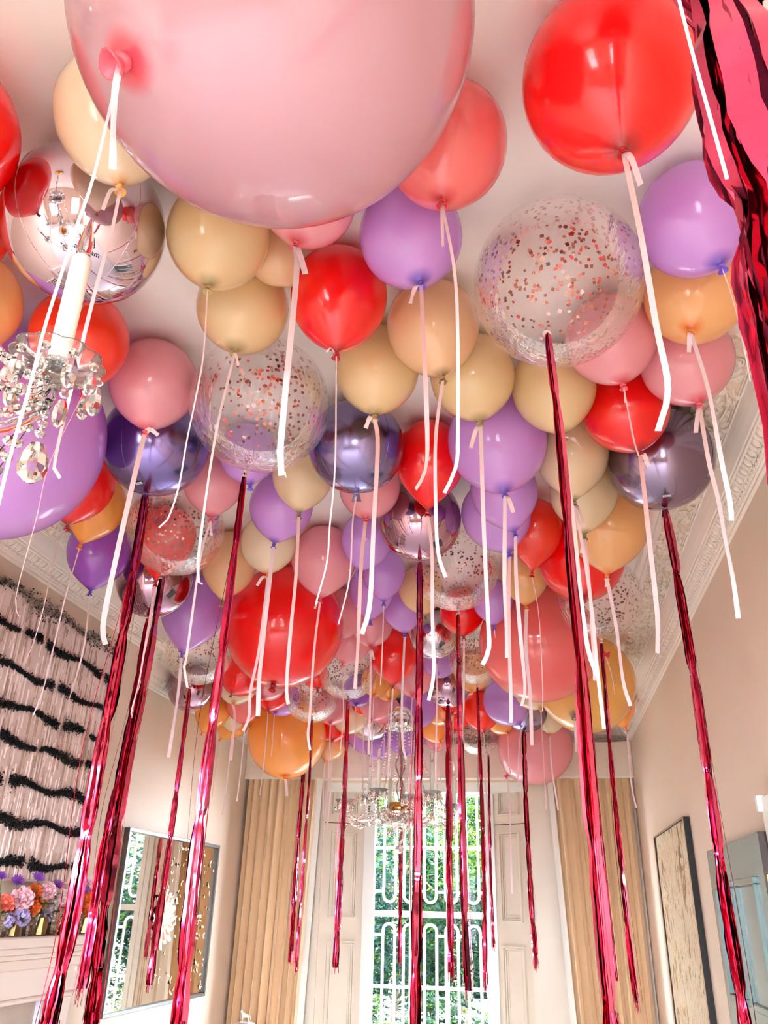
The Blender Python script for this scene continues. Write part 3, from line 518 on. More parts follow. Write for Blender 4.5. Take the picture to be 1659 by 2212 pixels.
('C', 'dots', 1.03, [-1.8072, 6.6112, 3.2698], 0.2312, [0.161, -0.347, -0.924], 'clear confetti balloon on the giant orange balloon with lilac showing through', [], 0.0, None, ([[-1.7689, 6.5285, 3.0497], [-1.762, 6.5276, 2.5178], [-1.7685, 6.5258, 1.9474], [-1.7757, 6.5239, 1.243]], 0.0189, 0.0367)),
('C', 'dots', 1.03, [-1.3488, 5.9355, 3.282], 0.2208, [0.065, -0.107, -0.992], 'clear confetti balloon left of the central red balloon', [], 0.0, None, ([[-1.3341, 5.9112, 3.0564], [-1.3316, 5.9109, 2.4354], [-1.3385, 5.9093, 1.8651], [-1.3437, 5.9082, 1.3159]], 0.0241, 0.051)),
('L', 'red', 1.42, [-0.9532, 5.663, 3.3289], 0.1739, [0.0, -0.064, -0.998], 'central red balloon straight above the far chandelier', [[-0.9532, 5.6467, 3.0752], [-0.9689, 5.644, 2.7036], [-0.9767, 5.6427, 2.459]], 0.0125, None, None),
('L', 'pink', 1.34, [-1.2076, 5.3594, 3.3514], 0.1514, [-0.206, -0.194, -0.959], 'pink balloon between the giant red and the central red balloon', [[-1.2507, 5.3187, 3.151], [-1.2293, 5.3238, 2.8279], [-1.2397, 5.3213, 2.5878]], 0.009, None, None),
('L', 'pink', 1.34, [-1.0059, 5.0613, 3.3592], 0.1423, [0.059, -0.278, -0.959], 'pink balloon up left of the central red balloon', [[-0.9944, 5.0066, 3.1709], [-0.9887, 5.0077, 2.8707], [-0.9894, 5.0076, 2.5035]], 0.0141, [-0.9718, 5.0111, 3.0942], None),
('L', 'lavender', 1.34, [-0.7616, 4.8304, 3.3743], 0.1285, [0.067, 0.079, -0.995], 'lavender balloon straight above the central red balloon', [[-0.7497, 4.8444, 3.1979], [-0.762, 4.8424, 2.7625], [-0.7539, 4.8437, 2.5348], [-0.7343, 4.8467, 2.4508]], 0.0162, None, None),
('L', 'lavender', 1.5, [-0.7724, 3.7304, 3.3701], 0.1327, [-0.19, -0.028, -0.981], 'lavender balloon left of the central mauve orb, topmost of three', [], 0.0, None, None),
('L', 'lavender', 1.5, [-0.7769, 4.2234, 3.3797], 0.1231, [0.013, 0.045, -0.999], 'lavender balloon left of the central mauve orb tassel, lowest right of three', [[-0.7744, 4.2319, 3.1897], [-0.7763, 4.2315, 2.9325], [-0.7816, 4.2306, 2.7296]], 0.0074, None, None),
('L', 'lavender', 1.6, [-0.8894, 4.4515, 3.3712], 0.1316, [-0.013, 0.02, -1.0], 'lavender balloon lowest left of the three near the central mauve orb', [], 0.0, None, None),
('L', 'pink', 1.34, [-0.6535, 3.1568, 3.3543], 0.1362, [-0.032, -0.189, -0.982], 'pink balloon showing under the blue violet foil orb', [[-0.6595, 3.1213, 3.1698], [-0.6716, 3.1187, 2.9579], [-0.6726, 3.1185, 2.604], [-0.6763, 3.1177, 2.5035], [-0.6774, 3.1175, 2.4331]], 0.0182, None, None),
('L', 'paleorange', 1.42, [-0.6032, 4.4834, 3.3717], 0.1311, [0.159, 0.025, -0.987], 'peach balloon behind the tassel of the central mauve orb', [], 0.0, None, None),
('O', 'silver', 1.02, [-0.6182, 5.2779, 3.3343], 0.1685, [0.084, 0.008, -0.996], 'small silver mirror orb behind the central tassel', [[-0.6034, 5.2793, 3.1579], [-0.5994, 5.2797, 2.9282], [-0.6116, 5.2783, 2.4059], [-0.5975, 5.2799, 2.3728]], 0.0115, None, None),
('L', 'red', 1.34, [-0.3938, 4.8956, 3.3628], 0.14, [0.056, -0.18, -0.982], 'red balloon right under the central confetti balloon', [[-0.3829, 4.8607, 3.1732], [-0.3883, 4.8603, 2.9354], [-0.4022, 4.8592, 2.5368]], 0.0135, None, None),
('L', 'lavender', 1.42, [-0.1853, 4.545, 3.306], 0.118, [0.004, 0.091, -0.996], 'small lavender balloon left of the giant coral pink balloon', [], 0.0, [-0.1792, 4.5608, 3.0727], None),
('L', 'peach', 1.42, [0.0033, 4.3684, 3.3719], 0.1309, [0.015, -0.027, -1.0], 'peach balloon on top of the giant coral pink balloon', [[0.0062, 4.3634, 3.1807], [-0.0089, 4.3634, 2.9564], [-0.0012, 4.3634, 2.6964], [-0.0067, 4.3634, 2.4335]], 0.0214, None, None),
('G', 'coral', 1.1, [0.0622, 4.9145, 3.1442], 0.3556, [0.974, -0.028, -0.223], 'giant coral pink balloon right of the centre', [[0.4547, 4.9031, 3.0542], [0.4805, 4.9007, 2.9251], [0.4854, 4.9002, 2.8154]], 0.0054, None, None),
('C', 'dots', 1.03, [0.4066, 4.4411, 3.2541], 0.2378, [-0.021, 0.146, -0.989], 'clear confetti balloon at the right beside the foliage cornice', [], 0.0, None, ([[0.4015, 4.4769, 3.0119], [0.3936, 4.4786, 2.5935], [0.3898, 4.479, 2.2433], [0.3908, 4.4789, 1.8134], [0.3937, 4.4786, 1.4967], [0.399, 4.4781, 1.2991]], 0.0178, 0.0318)),
('G', 'amber', 1.1, [0.4002, 5.9744, 3.1568], 0.346, [-0.277, -0.621, -0.733], 'giant amber balloon at the right under the giant coral pink one', [[0.2916, 5.731, 2.8693], [0.2812, 5.7315, 2.6341]], 0.0216, None, None),
('L', 'orange', 1.42, [0.7053, 7.2502, 3.3086], 0.1667, [0.347, 0.145, -0.926], 'orange balloon in the far right corner of the ceiling', [[0.79, 7.2857, 3.0828], [0.7805, 7.2867, 2.6333], [0.8009, 7.2845, 2.4523]], 0.0151, None, None),
('L', 'lavender', 1.34, [-0.2193, 7.1505, 3.31], 0.1911, [0.475, -0.233, -0.849], 'lavender balloon below the left side of the giant coral pink balloon', [[-0.0941, 7.0891, 3.0861], [-0.1274, 7.0886, 2.811], [-0.1423, 7.0885, 2.5899]], 0.0114, None, None),
('O', 'greyviolet', 1.02, [-0.0518, 7.5394, 3.3098], 0.193, [-0.134, -0.139, -0.981], 'small grey violet orb over the far giant pink balloon', [], 0.0, None, ([[-0.0781, 7.5121, 3.1166], [-0.0872, 7.5112, 2.6459], [-0.0889, 7.5112, 1.9123], [-0.0781, 7.5113, 1.2685]], 0.0331, 0.0478)),
('L', 'cream', 1.34, [0.0086, 6.9136, 3.3308], 0.1385, [0.35, -0.343, -0.872], 'cream balloon squeezed between the giant coral and giant amber balloons', [[0.0755, 6.848, 3.1641], [0.0755, 6.848, 2.6994], [0.0708, 6.848, 2.3895]], 0.0099, None, None),
('G', 'pink', 1.1, [0.0243, 8.3095, 3.1403], 0.3592, [-0.717, 0.028, -0.696], 'giant pink balloon hanging low at the far right before the pelmet', [[-0.2677, 8.3208, 2.8569], [-0.2561, 8.3212, 2.5425], [-0.2683, 8.3208, 1.818]], 0.0212, None, None),
('L', 'cream', 1.34, [0.1742, 7.8692, 3.3342], 0.1432, [-0.085, -0.247, -0.965], 'cream balloon against the upper right of the far giant pink balloon', [[0.1574, 7.8204, 3.1434], [0.1543, 7.8205, 2.8473], [0.1866, 7.8199, 2.49]], 0.0164, None, None),
('C', 'dots', 1.03, [-0.3815, 5.773, 3.3091], 0.1937, [0.068, 0.047, -0.997], 'clear confetti balloon left of the giant coral pink balloon', [], 0.0, None, ([[-0.368, 5.7823, 3.1102], [-0.3615, 5.783, 2.5682], [-0.3582, 5.7832, 1.9849], [-0.3684, 5.7825, 1.2282]], 0.0198, 0.0396)),
('L', 'peach', 1.34, [-0.4384, 6.3177, 3.3575], 0.1453, [-0.033, -0.38, -0.924], 'peach balloon right under the confetti balloon beside the giant coral one', [], 0.0, None, None),
('O', 'mauve', 1.02, [-0.6539, 6.564, 3.3183], 0.1845, [0.015, -0.257, -0.966], 'mauve mirror orb low in the centre, right of the chandelier chain', [], 0.0, None, ([[-0.6512, 6.5156, 3.1365], [-0.6521, 6.514, 2.5145], [-0.654, 6.5138, 1.8684], [-0.6531, 6.5139, 1.2448]], 0.037, 0.0516)),
('L', 'orangered', 1.34, [-0.4496, 7.5637, 3.3328], 0.17, [0.085, -0.345, -0.935], 'orange red balloon above the farthest right confetti balloon', [[-0.4298, 7.4827, 3.1134], [-0.4298, 7.4827, 2.66], [-0.4174, 7.4827, 2.3578]], 0.0108, None, None),
('C', 'dots', 1.03, [-0.5376, 8.3584, 3.28], 0.2221, [0.403, 0.173, -0.898], 'farthest confetti balloon, right of the chandelier', [], 0.0, None, ([[-0.4454, 8.3981, 3.0745], [-0.4564, 8.3986, 2.3412], [-0.4605, 8.3984, 1.7426], [-0.4529, 8.3988, 1.3804]], 0.0184, 0.0293)),
('L', 'red', 1.34, [-0.7136, 7.9701, 3.3575], 0.1237, [-0.076, -0.434, -0.898], 'tiny red balloon left of the farthest confetti balloon', [[-0.7266, 7.8961, 3.2042], [-0.7266, 7.8961, 2.8669], [-0.7185, 7.8961, 2.642]], 0.0115, None, None),
('L', 'red', 1.34, [-0.7065, 7.4079, 3.3733], 0.105, [0.099, -0.507, -0.856], 'tiny red balloon just under the low mauve orb', [[-0.6923, 7.3344, 3.2493], [-0.6923, 7.3344, 2.8919], [-0.6946, 7.3344, 2.6536]], 0.0108, None, None),
('L', 'orange', 1.34, [-0.3005, 7.9931, 3.3304], 0.1328, [0.374, -0.434, -0.82], 'small orange balloon left of the far giant pink balloon', [[-0.2319, 7.9136, 3.1801], [-0.2319, 7.9136, 2.9653], [-0.2229, 7.9136, 2.8222]], 0.0114, None, None),
('L', 'red', 1.34, [-1.6937, 6.3062, 3.3499], 0.1042, [0.207, -0.334, -0.919], 'small red balloon above the lilac confetti balloon', [], 0.0, None, None),
('L', 'purple', 1.34, [-1.4614, 6.8784, 3.3665], 0.1363, [0.011, -0.552, -0.834], 'small violet balloon under the confetti balloon left of the chandelier', [[-1.4593, 6.7746, 3.2095], [-1.4593, 6.7746, 2.9232], [-1.4726, 6.7746, 2.7323]], 0.0102, None, None),
('L', 'red', 1.34, [-1.5305, 7.3865, 3.3916], 0.1102, [0.223, -0.393, -0.892], 'small red balloon left of the far silver orb', [[-1.4965, 7.3267, 3.2559], [-1.4965, 7.3267, 2.8389], [-1.4856, 7.3267, 2.5609]], 0.0109, None, None),
('L', 'orange', 1.34, [-1.2615, 6.6055, 3.374], 0.1231, [0.001, -0.478, -0.879], 'small orange balloon left of the chandelier top', [[-1.2613, 6.5243, 3.2247], [-1.2613, 6.5243, 2.7993], [-1.2498, 6.5243, 2.5156]], 0.0098, None, None),
('L', 'orange', 1.34, [-1.1975, 6.8383, 3.3837], 0.1188, [0.149, -0.526, -0.837], 'small orange balloon below the central red balloon', [[-1.173, 6.7521, 3.2464], [-1.173, 6.7521, 2.8692], [-1.1611, 6.7521, 2.6178]], 0.0101, None, None),
('L', 'pink', 1.34, [-1.3647, 7.1845, 3.3392], 0.1565, [-0.06, -0.435, -0.899], 'pink balloon right above the far silver orb', [[-1.3777, 7.0907, 3.145], [-1.3777, 7.0907, 2.9333], [-1.3896, 7.0907, 2.7922]], 0.0105, None, None),
('L', 'pink', 1.34, [-1.3355, 7.6193, 3.3488], 0.1299, [-0.049, -0.476, -0.878], 'small pink balloon touching the chandelier top', [[-1.3444, 7.5339, 3.1914], [-1.3444, 7.5339, 2.9239], [-1.3353, 7.5339, 2.7455]], 0.0111, None, None),
('L', 'pink', 1.34, [-1.7938, 7.2939, 3.3311], 0.1607, [0.095, -0.509, -0.856], 'pink balloon below the gap between two far confetti balloons', [[-1.7728, 7.1811, 3.1413], [-1.7655, 7.1829, 2.6815], [-1.7621, 7.1837, 2.2311]], 0.0156, None, None),
('L', 'red', 1.34, [-1.9856, 8.2061, 3.3406], 0.1604, [0.105, -0.568, -0.816], 'red balloon over the far peach balloon left of the chandelier', [[-1.9624, 8.0803, 3.1599], [-1.9624, 8.0803, 2.6846], [-1.9743, 8.0803, 2.3678]], 0.012, None, None),
('L', 'peach', 1.34, [-2.0726, 8.4872, 3.2142], 0.1578, [-0.209, -0.324, -0.923], 'far peach balloon right of the giant orange balloon', [[-2.1181, 8.4166, 3.0132], [-2.1216, 8.4157, 2.7686], [-2.1077, 8.4192, 2.5036]], 0.0139, None, None),
('L', 'cream', 1.34, [-1.6912, 7.6127, 3.3272], 0.1745, [-0.031, -0.451, -0.892], 'cream balloon behind the tassel left of the far silver orb', [[-1.6988, 7.504, 3.1124], [-1.6988, 7.504, 2.8235], [-1.7135, 7.504, 2.6308]], 0.0111, None, None),
('O', 'silver', 1.02, [-1.56, 7.9461, 3.308], 0.1832, [0.121, 0.014, -0.993], 'far silver mirror orb left of the chandelier', [], 0.0, None, None),
('L', 'lavender', 1.34, [-1.7011, 8.4152, 3.2887], 0.1814, [0.311, -0.384, -0.869], 'lavender balloon behind the far silver orb', [[-1.6232, 8.3192, 3.071], [-1.6232, 8.3192, 2.7149], [-1.6289, 8.3192, 2.4775]], 0.0122, None, None),
('L', 'lavender', 1.34, [-1.5327, 8.2029, 3.132], 0.1296, [0.282, -0.606, -0.744], 'lowest lavender balloon left of the chandelier stem', [[-1.4822, 8.0945, 2.999], [-1.4908, 8.0929, 2.7677]], 0.0134, None, None),
('L', 'pink', 1.34, [-0.8887, 6.2049, 3.3295], 0.1732, [0.039, -0.436, -0.899], 'pink balloon right of the chandelier top beside the central red one', [[-0.8794, 6.1007, 3.1146], [-0.8883, 6.0994, 2.9224], [-0.8798, 6.1007, 2.6544]], 0.0102, None, None),
('L', 'lavender', 1.34, [-0.6581, 6.0078, 3.369], 0.1329, [-0.1, -0.591, -0.801], 'lavender balloon under the small silver mirror orb', [], 0.0, None, None),
('L', 'lavender', 1.34, [-1.0075, 7.3676, 3.3133], 0.1662, [-0.013, -0.383, -0.924], 'lavender balloon behind the central tassel beside the chandelier', [[-1.0105, 7.2798, 3.1013], [-1.0105, 7.2798, 2.8351], [-1.0246, 7.2798, 2.6576]], 0.0107, None, None),
('L', 'lavender', 1.34, [-1.2684, 8.3462, 3.2863], 0.2083, [0.042, -0.412, -0.91], 'lavender balloon right behind the chandelier stem', [[-1.2563, 8.2277, 3.0247], [-1.2563, 8.2277, 2.6278], [-1.2712, 8.2277, 2.3632]], 0.0119, None, None),
('L', 'orange', 1.34, [-0.94, 8.1495, 3.3259], 0.1672, [0.244, -0.454, -0.857], 'orange balloon right of the chandelier beside the central tassel', [[-0.8837, 8.0447, 3.1282], [-0.8837, 8.0447, 2.6768], [-0.8773, 8.0447, 2.3758]], 0.0117, None, None),
('L', 'peach', 1.34, [-0.8348, 7.623, 3.3557], 0.1453, [0.275, -0.63, -0.726], 'peach balloon under the low mauve orb', [[-0.7795, 7.4967, 3.2101], [-0.7795, 7.4967, 2.9018], [-0.7689, 7.4967, 2.6963]], 0.011, None, None),
('L', 'pink', 1.34, [-0.9553, 8.5194, 3.2911], 0.1498, [-0.063, -0.546, -0.835], 'lowest pink balloon right of the chandelier', [[-0.9684, 8.4064, 3.1184], [-0.9603, 8.4074, 2.8539], [-0.9576, 8.4077, 2.5925]], 0.0136, None, None),
('L', 'pink', 1.34, [-1.1502, 4.8067, 3.35], 0.1507, [0.052, -0.231, -0.972], 'pink balloon half hidden behind the right rim of the giant red balloon', [], 0.0, None, None),
('O', 'mauve', 1.02, [-2.2902, 8.225, 3.1669], 0.1865, [0.001, 0.154, -0.988], 'mauve foil orb hidden behind the giant orange balloon', [], 0.0, None, ([[-2.29, 8.2542, 2.979], [-2.3019, 8.2518, 2.1113], [-2.3042, 8.2511, 1.2148]], 0.0328, 0.0466)),
('O', 'mauve', 1.02, [-1.232, 7.8806, 3.3502], 0.1514, [-0.101, 0.172, -0.98], 'mauve foil orb hidden behind the chandelier stem', [], 0.0, None, ([[-1.2475, 7.9073, 3.1989], [-1.2373, 7.9097, 2.1498], [-1.2381, 7.9096, 1.2546]], 0.0268, 0.0358)),
('O', 'greyviolet', 1.02, [0.5678, 8.1187, 3.3695], 0.1333, [-0.034, -0.171, -0.985], 'grey violet orb hidden behind the giant amber balloon', [], 0.0, None, ([[0.5633, 8.0955, 3.2356], [0.5583, 8.0951, 2.7552], [0.5648, 8.0946, 2.1197], [0.5768, 8.0938, 1.1675]], 0.022, 0.0349)),
]
# ================================================================== balloons
RGB = {
 'amber': ((250,200,112),(150,128,84)), 'palepink': ((214,166,176),(228,84,100)),  # body, deep tone at the neck and knot
 'pink': ((248,170,180),(226,84,100)), 'coral': ((250,126,122),(214,50,62)), 'red': ((255,12,12),(176,10,20)), 'orangered': ((252,60,36),(196,22,20)),
 'lavender': ((224,166,240),(120,82,204)), 'purple': ((182,98,212),(78,44,150)), 'gold': ((244,214,164),(176,152,96)), 'beige': ((246,220,182),(140,122,80)),
 'cream': ((255,236,206),(236,168,96)), 'peach': ((254,198,134),(244,140,56)), 'paleorange': ((246,204,158),(150,112,62)), 'orange': ((255,180,88),(238,124,30))}
LTX = {k: latex(k, a, b) for k, (a, b) in RGB.items()}
LTXG = {k: latex(k, a, b, deep_h=.013) for k, (a, b) in RGB.items()}
KNT = {k: pmat('knot_' + k, b, 0.35, spec=0.5) for k, (a, b) in RGB.items()}
FOIL = {'silver': pmat('foil_silver', (206,190,200), 0.03, 1.0), 'mauve': pmat('foil_mauve', (178,142,158), 0.07, 1.0),
        'greyviolet': pmat('foil_greyviolet', (142,126,150), 0.15, 1.0), 'violet': pmat('foil_violet', (128,112,164), 0.17, 1.0), 'blueviolet': pmat('foil_blueviolet', (134,124,164), 0.18, 1.0)}
FILM = clear_film('clear_balloon_film', (0.955, 0.925, 0.925), 0.30, 0.03, amp=.42, add=.045, wrinkle=.5)
CONF = [pmat('confetti_rose_gold', (150, 92, 80), 0.28, 0.9), pmat('confetti_copper', (190, 110, 84), 0.25, 0.9), pmat('confetti_red', (214, 50, 50), 0.35, 0.4), pmat('confetti_pink', (236, 180, 178), 0.3, 0.5)]
SATIN = pmat('satin_ribbon', (250, 222, 224), 0.42, sheen=0.2, noise=0.03, nscale=30)
SATINP = pmat('pink_ribbon', (250, 206, 206), 0.42, sheen=0.2)
TINSEL = pmat('tinsel_foil', (188, 44, 78), 0.13, 1.0, noise=0.35, nscale=14, rgb2=(140, 22, 46))
TINSELD = pmat('tinsel_foil_rose', (208, 92, 122), 0.10, 1.0)
TINSELR = pmat('tinsel_foil_satin', (206, 74, 106), 0.2, 0.85, noise=0.3, nscale=14, rgb2=(170, 36, 68))
INK = pmat('black_print', (24, 20, 24), 0.5)
PAPER = pmat('white_sticker', (246, 244, 244), 0.5)

def teardrop(L, n=40, mdown=22, pw=.30):
    prof = []
    for i in range(15): a = math.pi/2*i/14; prof.append((max(math.sin(a), 1e-5), math.cos(a)))
    for i in range(1, mdown+1):
        s = i/mdown; s = 1-(1-s)**1.25
        prof.append((max(.045, (1-s*s)**(.5+pw*s) if s < 1 else .045), -L*s))
    q = MB(); q.lathe(prof, n); return q
TEARS = {}
def tear(kind, L):
    if (kind, L) not in TEARS: TEARS[kind, L] = teardrop(L, pw=.40+.55*(L-1.2)) if kind == 'L' else teardrop(L, n=64, mdown=30, pw=.10+.9*(L-1.1))
    return TEARS[kind, L]
def sphere_mb(n=40, k=26, pinch=.05):
    prof = [(max(math.sin(math.pi*i/k), 1e-5), math.cos(math.pi*i/k)) for i in range(k+1)]
    q = MB(); q.lathe(prof, n)
    q.v = [((x*(1), y, z*(1-pinch*abs(z)**6))) for x, y, z in q.v]; return q
ORB = sphere_mb(64, 40, .03)
BODYM = {}
def body_mesh(kind, col, L=1.0):
    key = (kind, col, L)
    if key not in BODYM:
        if kind == 'L': BODYM[key] = tear(kind, L).mesh('balloon_body', LTX[col])
        elif kind == 'G': BODYM[key] = tear(kind, L).mesh('balloon_body', LTXG[col])
        elif kind == 'O': BODYM[key] = ORB.mesh('balloon_body', FOIL[col])
        else: BODYM[key] = ORB.mesh('balloon_body', FILM)
    return BODYM[key]
KM = {}
def knot_mesh(col):
    if col not in KM:
        q = MB()   # neck, tied bulge, flared rolled lip (unit: 1 cm), hangs along -z
        q.lathe([(.75,.9),(.55,.3),(.62,0),(.95,-.25),(1.0,-.5),(.72,-.8),(.62,-1.0),(.85,-1.3),(1.18,-1.7),(1.36,-1.95),(1.42,-2.1),(1.34,-2.2),(1.18,-2.12),(.8,-1.7),(.5,-1.4),(.2,-1.3)], 14,
                scal=lambda a, z: 1+.10*math.sin(3*a+z))
        KM[col] = q.mesh('knot', KNT[col])
    return KM[col]
def confetti_mesh(style, seed):
    R = random.Random(seed); q = MB(); n = {'square': 640, 'flakes': 600, 'dots': 560}[style]; sz = {'square': .026, 'flakes': .026, 'dots': .027}[style]
    cl = [Vector((R.gauss(0,1), R.gauss(0,1), R.gauss(0,1)-.1)).normalized() for _ in range(9)]
    for i in range(n):
        d = Vector((R.gauss(0,1), R.gauss(0,1), R.gauss(0,1)))
        if R.random() < .62: d = d.normalized()*.55 + R.choice(cl)
        d.normalize()
        if abs(d.z) > .97: continue
        t = d.cross(Vector((0,0,1))).normalized(); b = d.cross(t); a = R.uniform(0, 6.28); s = sz*R.uniform(.75, 1.2)
        d2 = (d + Vector((R.gauss(0,.12), R.gauss(0,.12), R.gauss(0,.12)))).normalized()
        t = (t - d2*t.dot(d2)).normalized(); b = d2.cross(t); c = d*.968
        k = 4 if style == 'square' else (5 if style == 'flakes' else 6)
        q.add([c + (t*math.cos(a+2*math.pi*j/k) + b*math.sin(a+2*math.pi*j/k))*s*(1 if style != 'flakes' else R.uniform(.8, 1.3)) for j in range(k)], [tuple(range(k))], R.choice([0,0,0,1,1,2,3] if style != 'dots' else [0,0,1]))
    return q.mesh('confetti', CONF, smooth=False)
def seam_mesh(col):
    key = 'seam' + col
    if key not in KM:
        q = MB()
        for k in range(2):
            a0 = math.pi/4 + k*math.pi/2
            pts = [(math.sin(t)*math.cos(a0)*1.002, math.sin(t)*math.sin(a0)*1.002, math.cos(t)*1.002*(1-.03*abs(math.cos(t))**6)) for t in np.linspace(.02, 2*math.pi-.02, 97)]
            q.tube(pts, .0035, 5, cap=False)
        KM[key] = q.mesh('seam', FOIL[col])
    return KM[key]
def ribbon_mesh(pts, width, mat, seed, taper=False, nn=None):
    R = random.Random(seed); n = nn or max(10, int(sum((Vector(b)-Vector(a)).length for a, b in zip(pts, pts[1:]))/.035)+6); P = spline(pts, n)
    yaw = R.uniform(-.5, .5); tw = R.uniform(-.7, .7); ph = R.uniform(0, 6)
    vdir = Vector(P[0]); vdir.z = 0; base = math.atan2(vdir.y, vdir.x) - math.pi/2
    q = MB(); vs = []
    for i, p in enumerate(P):
        t = i/(n-1); a = base + yaw + tw*math.sin(2.2*t*math.pi+ph)*t
        tn = (P[min(i+1, n-1)]-P[max(i-1, 0)]).normalized()
        wv = Vector((math.cos(a), math.sin(a), 0)); wv = (wv - tn*wv.dot(tn)).normalized(); nv = tn.cross(wv)
        hw = width/2*(1 if not taper else 1-.3*t); th = .0004
        vs += [p+wv*hw+nv*th, p-wv*hw+nv*th, p-wv*hw-nv*th, p+wv*hw-nv*th]
    fs = [(i*4+k, i*4+(k+1) % 4, i*4+4+(k+1) % 4, i*4+4+k) for i in range(n-1) for k in range(4)] + [(3,2,1,0), (n*4-4, n*4-3, n*4-2, n*4-1)]
    q.add(vs, fs); return q.mesh('ribbon', mat, smooth=False)
def tassel_mesh(pts, w0, w1, seed, ns=15, sl=(.30, .62), mats=None):
    """bundle of foil strips, pinched here and there, with a fringe at the lower end"""
    R = random.Random(seed); P = spline(pts, 60); n = len(P)
    L = sum((b-a).length for a, b in zip(P, P[1:])); q = MB()
    nodes = [0]; 
    while nodes[-1] < 1: nodes.append(nodes[-1] + R.uniform(.16, .30)/L*1.3)
    def pin(t):
        d = min(abs(t-k)*L for k in nodes); return 1-.30*math.exp(-(d/.035)**2)
    for s in range(ns):
        ph = 2*math.pi*s/ns + R.uniform(-.2, .2); rr = R.uniform(.16, .40); sw = R.uniform(*sl); th = ph + math.pi/2 + R.uniform(-.5, .5)
        end = n - R.randint(0, 3); vs = []; k = 0; dth = 0
        for i in range(end):
            t = i/(n-1); W_ = lerp(w0*1.25, w1, min(1, t*1.15)**.8)*pin(t)
            for nd in nodes:
                if abs(t-nd)*(n-1) < .5: dth = R.uniform(-.55, .55); ph += R.uniform(-.25, .25)
            a = th + dth + .16*math.sin(7*t*L+s) + R.gauss(0, .07)
            o = Vector((math.cos(ph), math.sin(ph), 0))*W_*rr; e = Vector((math.cos(a), math.sin(a), 0))*W_*sw*.5
            c = P[i] + o + Vector((R.gauss(0, .012)*W_, R.gauss(0, .012)*W_, 0)); vs += [c+e, c-e]
        q.add(vs, [(2*i, 2*i+1, 2*i+3, 2*i+2) for i in range(end-1)], 0 if s % 3 else 1)
    d = (P[-1]-P[-4]).normalized()
    for s in range(22):        # fringe
        a = R.uniform(0, 6.28); r0 = R.uniform(.1, .5)*w1; b = P[-4] + Vector((math.cos(a), math.sin(a), 0))*r0
        e = Vector((math.cos(a+1.2), math.sin(a+1.2), 0))*max(.0012, w1*.035); l = R.uniform(.05, .13)
        c = b + d*l + Vector((math.cos(a), math.sin(a), 0))*R.uniform(0, .25)*w1
        q.add([b+e, b-e, c-e, c+e], [(0,1,2,3)], s % 2)
    return q.mesh('foil_tassel', mats or [TINSEL, TINSELD], smooth=True)
def strand_mesh(pts, off, wd, seed):
    R = random.Random(seed); P = spline(pts, 34); q = MB(); vs = []; a = R.uniform(0, 3); ph = R.uniform(0, 6)
    for i, p in enumerate(P):
        t = i/33; o = Vector((math.cos(ph), math.sin(ph), 0))*off*math.sin(math.pi*min(1, t*1.2)*.6)*(1+.3*math.sin(9*t+ph)); e = Vector((math.cos(a+t), math.sin(a+t), 0))*wd
        vs += [p+o+e, p+o-e]
    q.add(vs, [(2*i, 2*i+1, 2*i+3, 2*i+2) for i in range(33)]); return q.mesh('strand', TINSEL)

CATN = {'L': ('latex_balloon', 'balloon', 'latex balloons under the ceiling'), 'G': ('giant_balloon', 'balloon', 'giant latex balloons'),
        'O': ('foil_orb_balloon', 'foil balloon', 'round foil orb balloons'), 'C': ('confetti_balloon', 'confetti balloon', 'clear confetti balloons')}
CONFM = {}
def on_orb(root, r, dirv, mk, name, mat, par):
    """maps flat geometry (cm, x right, y up) onto the orb around the local direction dirv"""
    d = Vector(dirv).normalized(); up = Vector((0,0,1)); x = d.cross(up).normalized()*-1; y = d.cross(x); y = y if y.z > 0 else -y; x = y.cross(d)
    q = MB(); vs = [(d + (x*v[0] + y*v[1])*(.01/r)).normalized()*(r*1.004) for v in mk.v]
    q.add(vs, mk.f); return q.build(name, mat, par, smooth=False)
def text_geo(body, size):
    cu = bpy.data.curves.new('lettering', 'FONT'); cu.body = body; cu.size = size; cu.align_x = 'CENTER'
    o = bpy.data.objects.new('lettering', cu); COL.objects.link(o); dg = bpy.context.evaluated_depsgraph_get()
    me = o.evaluated_get(dg).to_mesh(); q = MB(); q.add([v.co[:] for v in me.vertices], [tuple(p.vertices) for p in me.polygons])
    o.evaluated_get(dg).to_mesh_clear(); bpy.data.objects.remove(o); bpy.data.curves.remove(cu); return q
def maker_logo(root, r, dirv, k):
    t = text_geo('anagram', 1.9*k); q = MB(); q.add([(v[0], v[1]-1.6*k, 0) for v in t.v], t.f)
    def poly(pts, w):
        for a, b in zip(pts, pts[1:]):
            a, b = Vector(a)*k, Vector(b)*k; e = (b-a).normalized(); n = Vector((-e.y, e.x, 0))*w*k
            q.add([a-e*w*k+n, a-e*w*k-n, b+e*w*k-n, b+e*w*k+n], [(0,1,2,3)])
    poly([(-1.3,.5,0),(-.25,2.7,0),(.25,2.7,0),(1.3,.5,0),(1.0,.3,0),(-1.0,.3,0),(-1.3,.5,0)], .13); poly([(-.75,.95,0),(0,2.05,0),(.75,.95,0)], .13)
    poly([(-.7,-2.5,0),(-.3,-2.75,0),(.3,-2.75,0),(.7,-2.5,0)], .10)
    on_orb(root, r, dirv, q, 'printed_logo', INK, root)
